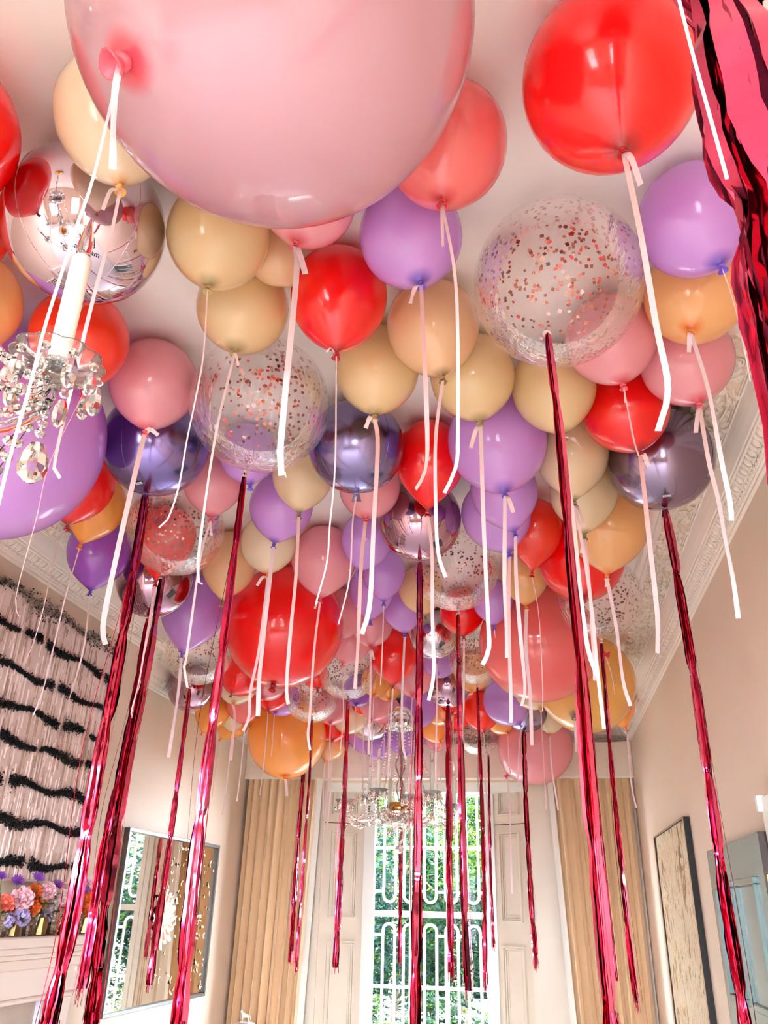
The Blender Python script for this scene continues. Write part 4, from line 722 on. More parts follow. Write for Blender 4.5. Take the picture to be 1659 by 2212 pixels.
def barcode(root, r, dirv, seed):
    R = random.Random(seed); q = MB(); q.add([(-1.5,-.55,0),(1.5,-.55,0),(1.5,.55,0),(-1.5,.55,0)], [(0,1,2,3)])
    lab = on_orb(root, r, dirv, q, 'barcode_label', PAPER, root)
    q = MB(); x = -1.2
    while x < 1.15:
        wd = R.choice([.05, .08, .14]); q.add([(x,-.4,0),(x+wd,-.4,0),(x+wd,.4,0),(x,.4,0)], [(0,1,2,3)]); x += wd + R.choice([.06, .09, .15])
    q.v = [Vector(v) for v in q.v]; o = on_orb(root, r*1.0015, dirv, q, 'bar_print', INK, lab)

for bi, (kind, col, Lf, C, r, ax, label, rib, rw, tail, tas) in enumerate(BALLOONS):
    nm, cat, grp = CATN[kind]; C = Vector(C); ax = Vector(ax)
    root = empty(nm, C); tag(root, label, cat, grp)
    rot = Vector((0,0,-1)).rotation_difference(ax)
    spin = Quaternion(ax, random.uniform(0, 6.28)); rq = spin @ rot
    obj('balloon_body', body_mesh(kind, col, Lf), root, (0,0,0), rq, r)
    Lk = Lf if kind in 'LG' else .985; K = ax*(r*Lk)
    if kind in 'LG':
        obj('knot', knot_mesh(col), root, K*1.0, rq, .0098 if kind == 'L' else .0165)
    elif kind == 'O':
        obj('seam', seam_mesh(col), root, (0,0,0), rq, r)
        q = MB(); q.grid(lambda u, v: ((u-.5)*(.022+.016*v), .002*math.sin(9*u), -.035*v), 4, 3); q.build('valve_tab', FOIL[col], root, loc=K, rot=rq)
    else:
        st = {'square': 'square', 'flakes': 'flakes'}.get(col, 'dots'); key = (st, bi % 3 if st == 'dots' else 0)
        if key not in CONFM: CONFM[key] = confetti_mesh(st, 20+len(CONFM))
        stuff(obj('confetti', CONFM[key], root, (0,0,0), Quaternion((0,0,1), bi*1.3), r))
        q = MB(); q.lathe([(.006,.004),(.009,-.004),(.005,-.012),(.011,-.022),(.012,-.026),(.002,-.02)], 12); q.build('knot', pmat('clear_neck', (226, 196, 192), 0.2), root, loc=K, rot=rq)
    dist = C.xy.length
    if rib:
        P = [Vector(p)-C for p in rib]; P[0] = K + ax*.012
        q = ribbon_mesh([p+C for p in P], max(rw*.88, .0022), SATIN if bi % 3 else SATINP, bi)
        o = obj('ribbon', q, root); o.location = -C
    if tail:
        T0 = K + C + ax*.012; T1 = Vector(tail); mid = T0.lerp(T1, .45) + Vector((0, -.012, .012))
        o = obj('ribbon_tail', ribbon_mesh([T0, mid, T1], max(rw*(2.3 if kind == 'G' and dist < 3 else .95), .004), SATIN, bi+500, nn=12), root); o.location = -C
    if tas:
        pts, w0, w1 = tas
        o = obj('foil_tassel', tassel_mesh(pts, w0, w1, bi, 16 if w1 > .04 else 11), root); o.location = -C
        for k in range(3 if w1 > .05 else 2):
            s = obj('strand', strand_mesh(pts, w1*R_ if (R_ := random.uniform(.55, .9)) else 0, .0012, bi*7+k), o)
    if label.startswith('large silver'): maker_logo(root, r, (0.4237, -0.4003, -0.8126), 1.0)
    if label.startswith('small silver'): maker_logo(root, r, (0.3014, -0.5895, -0.7495), .9)
    if label.startswith('grey violet foil orb by'): barcode(root, r, (-0.0401, -0.3212, -0.9462), 3)
    if label.startswith('violet foil orb at'): barcode(root, r, (-0.0596, -0.2567, -0.9647), 4)

# ---- foil orb overhead whose tassel hangs close at the right edge
C = U(.152, .371, 1.03); root = empty('foil_orb_balloon', C); r = .20
tag(root, 'foil orb overhead whose wide tassel hangs down the right edge', 'foil balloon', 'round foil orb balloons')
obj('balloon_body', body_mesh('O', 'mauve'), root, (0,0,0), None, r); obj('seam', seam_mesh('mauve'), root, (0,0,0), None, r)
top = C - Vector((0,0,r*.985))
tp = [top, top-Vector((0,0,.35)), top-Vector((-.004,0,.9)), top-Vector((0,.004,1.5))]
o = obj('foil_tassel', tassel_mesh(tp, .085, .125, 77, 46, (.10, .26), [TINSELR, TINSELD]), root); o.location = -C

rp = [top+Vector((-.046,-.03,0)), top+Vector((-.050,-.03,-.3)), top+Vector((-.052,-.03,-.6)), top+Vector((-.045,-.03,-.86))]
o = obj('ribbon', ribbon_mesh(rp, .0032, SATIN, 901), root); o.location = -C
# ================================================================== crystal chandeliers
CRYS = pmat('cut_crystal', (252, 252, 252), 0.0, trans=1.0, ior=1.52)
GLASSP = pmat('moulded_glass', (252, 248, 246), 0.03, trans=1.0, ior=1.46)
GLASSF = clear_film('thin_moulded_glass', (.985, .975, .97), .35, .02, amp=.8, add=.06)
CRYSF = clear_film('small_crystal', (.95, .94, .94), .5, .02, amp=.9, add=.28)
BRASS = pmat('gilt_brass', (214, 168, 92), 0.25, 1.0)
WIRE = pmat('dark_wire', (70, 58, 50), 0.4, 0.8)
WAX = pmat('ivory_candle_tube', (246, 238, 222), 0.45)
def bead_geo(q, c, r, n=8, sq=1.0):
    q.lathe([(.0,r*sq),(.62*r,r*.72*sq),(r,r*.1*sq),(r,-.1*r*sq),(.62*r,-.72*r*sq),(0,-r*sq)], n, c)
def drop_geo(q, c, l, w_, n=8):   # pear prism hanging down from c
    q.lathe([(0,0),(.25*w_,-.08*l),(.45*w_,-.35*l),(.5*w_*1.0,-.62*l),(.42*w_,-.82*l),(.2*w_,-.95*l),(0,-l)], n, c)
def bobeche_geo(q, c, R_):
    def sc(a, z): return 1+.10*abs(math.cos(5*a))
    q.lathe([(.014,-.004),(R_*.45,.000),(R_*.8,.010),(R_,.026),(R_*1.02,.030),(R_*.97,.030),(R_*.78,.015),(R_*.4,.006),(.014,.004)], 60, c, scal=sc)
def chain_pts(a, b, sag, n):
    a, b = Vector(a), Vector(b); return [a.lerp(b, t) - Vector((0,0,4*sag*t*(1-t))) for t in np.linspace(0, 1, n)]
mm_ = MB(); bead_geo(mm_, (0,0,0), 1.0); BEADM = mm_.mesh('crystal_bead', CRYS, smooth=False)
mm_ = MB(); drop_geo(mm_, (0,0,0), 1.0, .46); DROPM = mm_.mesh('crystal_drop', CRYS, smooth=False)
mm_ = MB(); drop_geo(mm_, (0,0,0), 1.0, .62, 10); PEARM = mm_.mesh('pear_drop', CRYS, smooth=False)
FAR = {}
for nm_, me_ in (('b', BEADM), ('d', DROPM), ('p', PEARM)):
    c_ = me_.copy(); c_.materials.clear(); c_.materials.append(CRYSF); FAR[nm_] = c_

def chandelier(center, label, arms, R_arm, near_arm=None, beads_single=False, zhub=None):
    BEADM, DROPM, PEARM = (globals()['BEADM'], globals()['DROPM'], globals()['PEARM']) if beads_single else (FAR['b'], FAR['d'], FAR['p'])
    cx_, cy_ = center; zh = .45*S+CZ if zhub is None else zhub; o0 = Vector((cx_, cy_, zh))
    root = empty('crystal_chandelier', o0); tag(root, label, 'chandelier', 'crystal chandeliers')
    # ceiling chain and hook
    q = MB()
    zt = ZC-zh
    k = 0; z = .84
    while z < zt-.01:
        pts = [(.009*math.cos(a)*(1 if k % 2 else 0), .009*math.cos(a)*(0 if k % 2 else 1), z+.018+.018*math.sin(a)) for a in np.linspace(0, 2*math.pi, 11)]
        q.tube(pts, .0022, 5, cap=False); z += .029; k += 1
    q.build('chain', WIRE, root)
    q = MB(); q.lathe([(0,zt-.002),(.06,zt-.004),(.055,zt-.02),(.02,zt-.035),(0,zt-.04)], 20); q.build('ceiling_rose', BRASS, root)
    # stem of blown glass balusters
    def prof_stem(z0, z1, rmax, rmin): return [(rmin+(rmax-rmin)*math.sin(math.pi*t)**1.4, lerp(z0, z1, t)) for t in np.linspace(0, 1, 13)]
    for z0, z1, rm in ((.09,.27,.036),(.27,.46,.046),(.46,.63,.030),(.63,.80,.040)):
        q = MB(); q.lathe(prof_stem(z0, z1, rm, .013), 20); q.build('stem_baluster', GLASSF, root)
    q = MB(); q.lathe([(.012,.83),(.06,.835),(.095,.80),(.105,.76),(.098,.76),(.085,.795),(.05,.822),(.012,.815)], 30, scal=lambda a, z: 1+.05*abs(math.cos(6*a))); q.build('top_canopy', GLASSF, root)
    q = MB(); q.lathe([(.02,.075),(.085,.07),(.09,.03),(.088,.0),(.06,-.01),(.02,-.012)], 30); q.build('hub', BRASS, root)
    q = MB(); q.lathe([(.02,-.012),(.10,-.014),(.125,.0),(.128,-.006),(.10,-.03),(.05,-.06),(.03,-.10),(.045,-.14),(.035,-.19),(.012,-.24),(0,-.24)], 30); q.build('receiver_bowl', GLASSF, root)
    obj('finial_ball', BEADM, root, (0,0,-.275), None, .034)
    # hanging chains from the canopy to the arms
    chains = MB()
    angs = [2*math.pi*i/arms + (near_arm or 0) for i in range(arms)]
    for i in range(arms):
        a = angs[i]; d = Vector((math.cos(a), math.sin(a), 0))
        low = i % 2 if arms > 6 else 0
        Ra = R_arm*(1 if not low else .68); zc = .035 if not low else .10
        P = [d*.08+Vector((0,0,.03)), d*(Ra*.35)+Vector((0,0,-.03)), d*(Ra*.62)+Vector((0,0,-.085)), d*(Ra*.86)+Vector((0,0,-.075)), d*(Ra*.99)+Vector((0,0,-.02)), d*Ra+Vector((0,0,zc-.012))]
        q = MB(); pp = spline(P, 22); q.tube(pp, [.0125-.003*(j/21) for j in range(22)], 8); q.build('arm', GLASSP, root)
        c = d*Ra + Vector((0,0,zc))
        cu = MB(); cu.lathe([(.006,-.02),(.016,-.01),(.012,0),(.02,.012),(.026,.035),(.021,.036),(.012,.02),(0,.02)], 16, c); cu.build('candle_cup', GLASSF, root)
        q = MB(); bobeche_geo(q, c+Vector((0,0,.012)), .070); bo = q.build('drip_pan', GLASSF, root)
        q = MB(); q.lathe([(.0175,.02),(.0175,.262),(.014,.268),(0,.268)], 18, c); q.build('candle', WAX, root)
        q = MB(); q.lathe([(.011,.266),(.013,.28),(.014,.295),(.011,.32),(.006,.345),(.002,.365),(0,.368)], 14, c); q.build('flame_bulb', GLASSP, root)
        # drops around the pan
        nd = 10
        for j in range(nd):
            b = 2*math.pi*j/nd; e = c + Vector((math.cos(b)*.070, math.sin(b)*.070, .034))
            if beads_single:
                obj('crystal_bead', BEADM, bo, e-Vector((0,0,.014)), None, .0085); obj('crystal_drop', DROPM, bo, e-Vector((0,0,.024)), (0,0,b), .058 if j % 2 else .046)
            else:
                obj('crystal_drop', DROPM, bo, e-Vector((0,0,.010)), (0,0,b), .062 if j % 2 else .050)
        tipz = c - Vector((0,0,.075))
        # long pendant under the arm
        for s in range(4):
            obj('crystal_bead', BEADM, root, c-Vector((0,0,.045+.019*s)), None, .009)
        obj('pear_drop', PEARM, root, c-Vector((0,0,.118)), (0,0,a), .075)
        # swags
        nxt = angs[(i+1) % arms]; R2 = R_arm*(1 if not ((i+1) % 2 if arms > 6 else 0) else .68)
        e2 = Vector((math.cos(nxt), math.sin(nxt), 0))*R2 + Vector((0,0,.03))
        for lst, rr in ((chain_pts(c, e2, .115, 19), .0090), (chain_pts(c-Vector((0,0,.02)), e2-Vector((0,0,.02)), .150, 21), .0085), (chain_pts(d*.10+Vector((0,0,.76)), c+Vector((0,0,.0)), .20, 46), .0085), (chain_pts(d*.10+Vector((0,0,-.01)), c-Vector((0,0,.01)), .12, 16), .0080)):
            if beads_single:
                for p in lst[1:-1]: obj('crystal_bead', BEADM, root, p, (random.random(), 0, 0), rr*1.12)
                q = MB(); q.tube(lst, .0011, 4); q.build('bead_wire', WIRE, root)
            else:
                for p in lst[1:-1]: bead_geo(chains, p, rr, 6)
        for s in range(9):  # curtain of drops on the bowl rim
            b = a + s*2*math.pi/arms/9; e = Vector((math.cos(b)*.125, math.sin(b)*.125, -.006))
            if not beads_single or s % 3 == 0:
                ob = obj('crystal_drop', DROPM, root, e - Vector((0,0,.01)), (0,0,b), .055+.02*(s % 3))
        e = d*.10 + Vector((0,0,.61))
        for s in range(4):
            b = a + s*2*math.pi/arms/4; obj('crystal_drop', DROPM, root, Vector((math.cos(b)*.10, math.sin(b)*.10, .758)), (0,0,b), .105)
    if not beads_single: stuff(chains.build('bead_chains', CRYSF, root, smooth=False))
    return root
chandelier((-.68*S, 4.30*S), 'crystal chandelier hanging in front of the tall window', 8, .45, near_arm=.35)
# the near one: only one of its candle arms reaches into the view
nc = Vector((-0.752, 1.008)); ncen = Vector((-1.13, .76)); dv = nc-ncen
chandelier((ncen.x, ncen.y), 'near crystal chandelier whose candle arm reaches in at the left edge', 6, dv.length, near_arm=math.atan2(dv.y, dv.x), beads_single=True, zhub=2.442-.047)

# ================================================================== chimney breast: artwork, mantelpiece, flowers
PINKP = pmat('torn_pink_paper', (248, 222, 214), 0.75, noise=0.10, nscale=14, stretch=(1,1.5,.5), bump=.2, bscale=70)
RIDGE = pmat('grey_ridge', (176, 146, 130), 0.8)
TUFT = pmat('black_tuft', (22, 18, 18), 0.9)
GREYT = pmat('grey_flake', (150, 132, 118), 0.85)
def artwork():
    y0, y1, z0, z1 = 1.62*S, 2.915*S, .06*S+CZ, .918*S+CZ; x = XB+.005; o0 = Vector((x, y0, z0)); R = random.Random(9)
    root = empty('relief_artwork', o0); tag(root, 'pink ridged relief artwork with rows of black tufts over the mantel', 'artwork')
    q = MB(); q.bevbox((0,0,0), (.045, y1-y0, z1-z0), .004); q.build('panel', PINKP, root, smooth=False)
    W_, H = y1-y0, z1-z0
    q = MB(); qd = MB()
    y = .01
    while y < W_-.01:           # vertical corrugation, broken where the paper is whole
        z = .01
        while z < H-.06:
            l = R.uniform(.04, .30)
            if R.random() < .66:
                t = R.uniform(.0022, .0042); ze = min(z+l, H-.05)
                tgt = qd if R.random() < .33 else q
                tgt.add([(.045,y-t,z),(.045+t*1.6,y,z+.004),(.045,y+t,z),(.045,y-t,ze),(.045+t*1.6,y,ze-.004),(.045,y+t,ze)], [(0,1,4,3),(1,2,5,4),(0,2,1),(3,4,5)])
            z += l + R.uniform(0, .05)
        y += R.uniform(.010, .017)
    stuff(q.build('paper_ridges', PINKP, root, smooth=False)); stuff(qd.build('grey_ridges', RIDGE, root, smooth=False))
    def tufts(n, zf, sp, mat, nm, gaps=()):
        q = MB()
        for i in range(n):
            yy = R.uniform(.0, W_)
            if any(a < yy/W_ < b for a, b in gaps): continue
            c = Vector((.05+abs(R.gauss(0, .008)), yy, zf + R.gauss(0, sp)*(1+.5*math.sin(yy*9+zf*7)) + .012*math.sin(yy*13+zf*20)))
            for k in range(2):
                d = Vector((R.uniform(0, 1), R.gauss(0, 1), R.gauss(0, 1))).normalized()*R.uniform(.008, .018); e = Vector((R.gauss(0,1), R.gauss(0,1), R.gauss(0,1))).normalized()*.0055
                q.add([c-e, c+e, c+d], [(0,1,2)])
        stuff(q.build(nm, mat, root, smooth=False))
    tufts(1500, H-.022, .016, GREYT, 'grey_flake_border'); tufts(500, H-.03, .02, TUFT, 'black_flecks')
    for i, zz in enumerate((.79, .666, .559, .456, .34, .23, .109)):
        zz = (zz-.06)*S
        tufts(3200, zz, .0095, TUFT, 'black_tuft_band', gaps=[(g, g+.025) for g in [R.random() for _ in range(4)]])
artwork()

STONE = pmat('mantel_stone', (242, 222, 210), 0.45, noise=0.05, nscale=3)
MARB = pmat('grey_beige_marble', (196, 176, 160), 0.35, noise=0.3, nscale=9)
SLIP = pmat('lilac_grey_slip', (206, 198, 210), 0.4)
def mantel():
    y0, y1 = 1.35*S, 4.84; xs = -1.515*S; zt = 1.502; root = empty('mantelpiece', (XB, y0, 0)); o0 = Vector(root.location)
    tag(root, 'pale stone mantelpiece under the pink artwork', 'mantelpiece')
    def bx(nm, lo, hi, mat=STONE, c=.006, par=root):
        q = MB(); q.bevbox(Vector(lo)-o0, Vector(hi)-o0, c); return q.build(nm, mat, par, smooth=False)
    bx('shelf', (XB, y0, zt-.045), (xs, y1, zt))
    bx('moulding', (XB, y0, zt-.075), (xs-.03, y1-.03, zt-.045)); bx('moulding', (XB, y0, zt-.10), (xs-.055, y1-.055, zt-.075))
    bx('frieze', (XB, y0, zt-.27), (xs-.085, y1-.085, zt-.10)); bx('moulding', (XB, y0, zt-.29), (xs-.075, y1-.075, zt-.27)); bx('moulding', (XB, y0, zt-.155), (xs-.08, y1-.08, zt-.143))
    bx('leg', (XB, y1-.33, 0), (xs-.085, y1-.15, zt-.29)); bx('leg', (XB, y0, 0), (xs-.085, y0+.25, zt-.29))
    bx('slip', (XB, y1-.41, 0), (xs-.10, y1-.33, zt-.29), SLIP)
    mp = bx('fire_back', (XB, y0+.25, 0), (xs-.13, y1-.41, zt-.29), MARB)
    q = MB(); 
    for k in range(5):
        cy_ = y1-.55-.26*k; c = Vector((xs-.128, cy_, zt-.50))-o0
        for sg in (-1, 1):
            pts = [(c.x, c.y+sg*(.10-.013*a)*math.cos(a), c.z+(.10-.013*a)*math.sin(a)) for a in np.linspace(-.5, 5.5, 26)]; q.tube(pts, .006, 6)
    q.build('scroll_relief', MARB, mp)
    q = MB(); q.lathe([(.012,-.004),(.012,.004),(0,.006)], 14); q.build('stud', STONE, root, loc=Vector((xs-.083, y1-.14, zt-.165))-o0, rot=(0, math.pi/2, 0))
mantel()

GREENS = pmat('flower_green', (70, 96, 48), 0.6)
def petal_geo(q, c, axis, az, tilt, l, wd, cup, mi=0, ruff=0.0, R=random):
    ax = axis.normalized(); t = ax.orthogonal().normalized(); t = Quaternion(ax, az) @ t; s = ax.cross(t)
    out = (t*math.sin(tilt) + ax*math.cos(tilt)); nrm = (t*math.cos(tilt) - ax*math.sin(tilt)); vs = []
    nu, nv = 3, 4
    for j in range(nv+1):
        v = j/nv; wv = wd*math.sin(math.pi*(.12+.78*v))**.7
        for i in range(nu+1):
            u = i/nu*2-1
            vs.append(c + out*(l*v) + s*(u*wv) - nrm*(cup*l*((v-.55)**2*1.6) - cup*.5*l*u*u) + nrm*(ruff*l*math.sin(5*u+az*3)*v))
    q.add(vs, [(j*(nu+1)+i, j*(nu+1)+i+1, (j+1)*(nu+1)+i+1, (j+1)*(nu+1)+i) for j in range(nv) for i in range(nu)], mi)
def bloom(kind, r, seed):
    R = random.Random(seed); q = MB(); up = Vector((0,0,1))
    if kind in ('rose', 'peony'):
        rings = ((5,.25,.55),(6,.50,.75),(8,.85,.92),(9,1.2,1.0),(9,1.55,.95))
        for k, (n, tl, l) in enumerate(rings):
            for i in range(n): petal_geo(q, Vector((0,0,-.35*r)), up, 2*math.pi*(i+.5*(k % 2))/n+R.uniform(-.1,.1), tl+R.uniform(-.1,.1), r*1.15*l, r*(.50 if kind == 'rose' else .42), .45, 0, .05 if kind == 'peony' else .02)
        bead_geo(q, (0,0,0), r*.42, 8)
    elif kind == 'hydrangea':
        for i in range(60):
            d = Vector((R.gauss(0,1), R.gauss(0,1), R.gauss(.25,1))).normalized(); c = d*r*R.uniform(.85, 1.0)
            for k in range(4): petal_geo(q, c, d, k*math.pi/2+R.random()*.3, 1.2, r*.30, r*.17, .2)
    else:   # scabious: flat pin cushion with frilled rim
        for k, (n, l, tl) in enumerate(((14,1.0,1.35),(12,.75,1.1),(8,.45,.7))):
            for i in range(n): petal_geo(q, Vector((0,0,0)), up, 2*math.pi*i/n+R.uniform(-.1,.1), tl, r*l, r*.18, .15, 0, .12)
        for i in range(30):
            a = i*2.4; rr = r*.32*math.sqrt(i/30); q.tube([(rr*math.cos(a), rr*math.sin(a), 0), (rr*1.2*math.cos(a), rr*1.2*math.sin(a), r*.4)], r*.03, 4)
    return q
FCOL = {'coral': (240,112,92), 'pink': (240,182,190), 'orange': (244,112,40), 'tan': (232,140,84), 'lilac': (178,160,206), 'purple': (142,70,172), 'magenta': (226,70,110), 'white': (244,216,214)}
FLOWERS = [
('rose', 'coral', [-2.539, 3.968, 1.648], 0.044, 'coral rose at the left edge of the mantel flowers'),
('peony', 'pink', [-2.501, 4.046, 1.674], 0.054, 'big pale pink peony among the mantel flowers'),
('rose', 'orange', [-2.539, 4.207, 1.71], 0.035, 'upper orange rose right of the big pink peony'),
('rose', 'orange', [-2.501, 4.152, 1.632], 0.037, 'lower orange rose right of the big pink peony'),
('rose', 'tan', [-2.539, 4.281, 1.665], 0.036, 'tan orange rose in the middle of the mantel flowers'),
('peony', 'pink', [-2.501, 4.268, 1.713], 0.041, 'pale pink peony high up beside the wide tassel'),
('peony', 'white', [-2.539, 4.41, 1.658], 0.039, 'whitish pink peony low beside the wide tassel'),
('hydrangea', 'lilac', [-2.501, 4.06, 1.585], 0.043, 'lilac hydrangea head below the big pink peony'),
('hydrangea', 'lilac', [-2.539, 4.338, 1.583], 0.036, 'lilac flower drooping over the gilt cups'),
('hydrangea', 'lilac', [-2.501, 3.952, 1.573], 0.033, 'lilac flower head under the coral rose'),
('rose', 'orange', [-2.539, 4.738, 1.681], 0.047, 'orange rose right of the wide tassel'),
('rose', 'orange', [-2.501, 4.72, 1.62], 0.034, 'small orange rose low at the right end of the mantel'),
('peony', 'pink', [-2.539, 4.772, 1.734], 0.04, 'pale pink flower at the right end of the mantel'),
('rose', 'magenta', [-2.501, 4.588, 1.629], 0.028, 'magenta rose right of the wide tassel'),
('peony', 'pink', [-2.539, 4.579, 1.614], 0.033, 'pink flower behind the wide tassel'),
('peony', 'white', [-2.501, 4.425, 1.688], 0.037, 'white pink flower hidden behind the wide tassel'),
('rose', 'coral', [-2.539, 4.039, 1.624], 0.032, 'coral rose below the big pink peony'),
('scabious', 'purple', [-2.501, 3.834, 1.761], 0.024, 'purple scabious at the left edge above the flowers'),
('scabious', 'purple', [-2.539, 4.031, 1.747], 0.032, 'purple scabious above the big pink peony'),
('scabious', 'purple', [-2.501, 4.151, 1.767], 0.03, 'tallest purple scabious seen against the artwork'),
('scabious', 'purple', [-2.539, 4.407, 1.74], 0.03, 'purple scabious just left of the wide tassel'),
('scabious', 'purple', [-2.501, 4.606, 1.772], 0.026, 'purple scabious right of the wide tassel, the upper one'),
('scabious', 'purple', [-2.539, 4.696, 1.723], 0.031, 'purple scabious right of the wide tassel, the lower one')]

VASES = [('m',3.947),('g',4.047),('m',4.176),('g',4.286),('m',4.401),('g',4.523),('m',4.63),('g',4.735)]
MOSAIC = pmat('silver_mosaic', (196, 186, 176), 0.12, 1.0, noise=.6, nscale=160, rgb2=(60, 52, 46)); GILT = pmat('dull_gilt', (150, 124, 82), 0.3, 1.0, noise=.3, nscale=30)
VL = ['faceted silver cup at the left edge of the mantel', 'plain gilt cup left of the middle silver cup', 'faceted silver cup below the orange roses', 'plain gilt cup under the drooping lilac flower',
      'faceted silver cup left of the wide tassel', 'plain gilt cup behind the wide tassel', 'faceted silver cup right of the wide tassel', 'last gilt cup at the right end of the mantel']
for i, (k, y) in enumerate(VASES):
    root = empty('flower_cup', (-2.52, y, 1.502)); tag(root, VL[i], 'cup', 'flower cups on the mantel'); q = MB()
    if k == 'm':
        n, rows = 14, 8; vs = []; 
        prof = [lerp(.026, .040, j/rows) for j in range(rows+1)]
        q.lathe([(0,0)] + [(r_, .098*j/rows) for j, r_ in enumerate(prof)] + [(.036,.098),(.022,.01),(0,.01)], 14); q.build('cup', GILT, root, smooth=False)
        for j in range(rows):        # mosaic tesserae standing proud of the cup
            t = MB()
            for a in range(n):
                a0, a1 = 2*math.pi*(a+.08)/n, 2*math.pi*(a+.92)/n; z0, z1 = .098*(j+.1)/rows, .098*(j+.9)/rows; r0, r1 = prof[j]+.0018, prof[j+1]+.0018; jit = random.uniform(-.0012, .0012)
                P = [(r0*math.cos(a0), r0*math.sin(a0), z0), ((r0+jit)*math.cos(a1), (r0+jit)*math.sin(a1), z0), (r1*math.cos(a1), r1*math.sin(a1), z1), ((r1-jit)*math.cos(a0), (r1-jit)*math.sin(a0), z1)]
                t.add(P, [(0,1,2,3)])
            t.build('mosaic_row', MOSAIC, root, smooth=False)
    else:
        q.lathe([(0,0),(.030,0),(.032,.004),(.033,.082),(.035,.086),(.031,.086),(.029,.01),(0,.01)], 8); q.build('cup', GILT, root, smooth=False)
FM = {k: pmat('petal_' + k, c, 0.6, noise=.12, nscale=40) for k, c in FCOL.items()}
for i, (k, c, p, r, lab) in enumerate(FLOWERS):
    root = empty('flower_' + k if k != 'scabious' else 'scabious_flower', p); root.name = {'rose': 'rose', 'peony': 'peony', 'hydrangea': 'hydrangea', 'scabious': 'scabious'}[k]
    tag(root, lab, 'flower', 'flowers on the mantel')
    tl = Vector((1.0, -.8, .75 if k != 'scabious' else .9)).normalized(); rq = Vector((0,0,1)).rotation_difference(tl)
    bloom(k, r, i).build('bloom', FM[c], root, rot=rq)
    vy = min((v[1] for v in VASES), key=lambda y: abs(y-p[1])); base = Vector((-2.52, vy, 1.53)) - Vector(p)
    q = MB(); q.tube(spline([base, base*.4+Vector((-.006, 0, .0)), -tl*r*.3], 8), .0022, 5); q.build('stem', GREENS, root)
    if k != 'scabious':
        for s in range(2):
            q = MB(); petal_geo(q, Vector((0,0,0)), Vector((0,0,1)), random.uniform(0, 6), 1.5, r*1.3, r*.3, .3); q.build('leaf', GREENS, root, loc=base*.35)

# ================================================================== glass sconce on the alcove wall
root = empty('wall_sconce', (XL, 5.68, 2.02)); tag(root, 'gilt wall sconce with hanging glass rods between artwork and mirror', 'wall lamp')
q = MB(); q.bevbox((0, -.12, .02), (.02, .12, .46), .004); q.build('back_plate', BRASS, root, smooth=False)
for k, z in enumerate((.45, .07)):
    q = MB(); pts = [(.02+.10*math.sin(a), -.15*math.cos(a), z) for a in np.linspace(0, math.pi, 15)]; q.tube(pts, .008, 6); q.build('gallery_ring', BRASS, root)
AMBG = pmat('smoked_glass_rod', (236, 214, 178), 0.05, trans=1.0, ior=1.45)
for k in range(15):
    a = math.pi*(k+.5)/15; q = MB(); q.tube([(.02+.105*math.sin(a), -.155*math.cos(a), .02+.02*(k % 2)), (.02+.105*math.sin(a), -.155*math.cos(a), .47)], .0125, 7); q.build('glass_rod', AMBG, root)

# ================================================================== mirror with applied flowers on the left wall
MIRR = pmat('antique_mirror_glass', (214, 200, 184), 0.015, 1.0); PEWT = pmat('pewter_frame', (104, 102, 102), 0.35, 0.6); PETG = pmat('gilt_petal', (214, 186, 146), 0.4, 0.3); PETR = pmat('coral_petal', (228, 140, 110), 0.5); PETW = pmat('ivory_petal', (238, 220, 190), 0.5)
def mirror():
    y0, y1, z0, z1 = 3.84*S, 5.0*S, -.443*S+CZ, .331*S+CZ; root = empty('floral_mirror', (XL+.002, y0, z0)); root.rotation_euler.z = math.radians(-.9); H, W_ = z1-z0, y1-y0; R = random.Random(6)
    tag(root, 'framed mirror with scattered gilt petals and one big flower', 'mirror')
    q = MB(); q.box((0,.01,.01), (.02, W_-.01, H-.01)); q.build('mirror_glass', MIRR, root, smooth=False)
    q = MB(); t = .028; 
    for lo, hi in (((0,0,0),(.045,W_,t)), ((0,0,H-t),(.045,W_,H)), ((0,0,t),(.045,t,H-t)), ((0,W_-t,t),(.045,W_,H-t))): q.bevbox(lo, hi, .003)
    q.build('frame', PEWT, root, smooth=False)
    for i in range(150):
        y = R.uniform(.42, .97)*W_; z = R.uniform(.05, .95)*H
        if (y-W_*.45)**2 + (z-H*.5)**2 < .16**2: continue
        q = MB(); s = R.uniform(.012, .024)
        for k in range(R.choice((1, 1, 2, 3))): petal_geo(q, Vector((0,0,0)), Vector((1,0,0)), R.uniform(0, 6.28), 1.35, s*1.5, s*.45, .2)
        q.build('gilt_petal', PETG, root, loc=(.022, y, z))
    for ring, (n, l, tl, mt) in enumerate(((16,.21,1.53,PETW),(14,.165,1.52,PETR),(12,.12,1.50,PETW),(9,.075,1.40,PETG))):
        for i in range(n):
            q = MB(); petal_geo(q, Vector((0,0,0)), Vector((1,0,0)), 2*math.pi*(i+.5*(ring % 2))/n, tl, l*R.uniform(.85, 1.1), l*.2, .12); q.build('flower_petal', mt, root, loc=(.022+.004*ring, W_*.45, H*.5))
mirror()

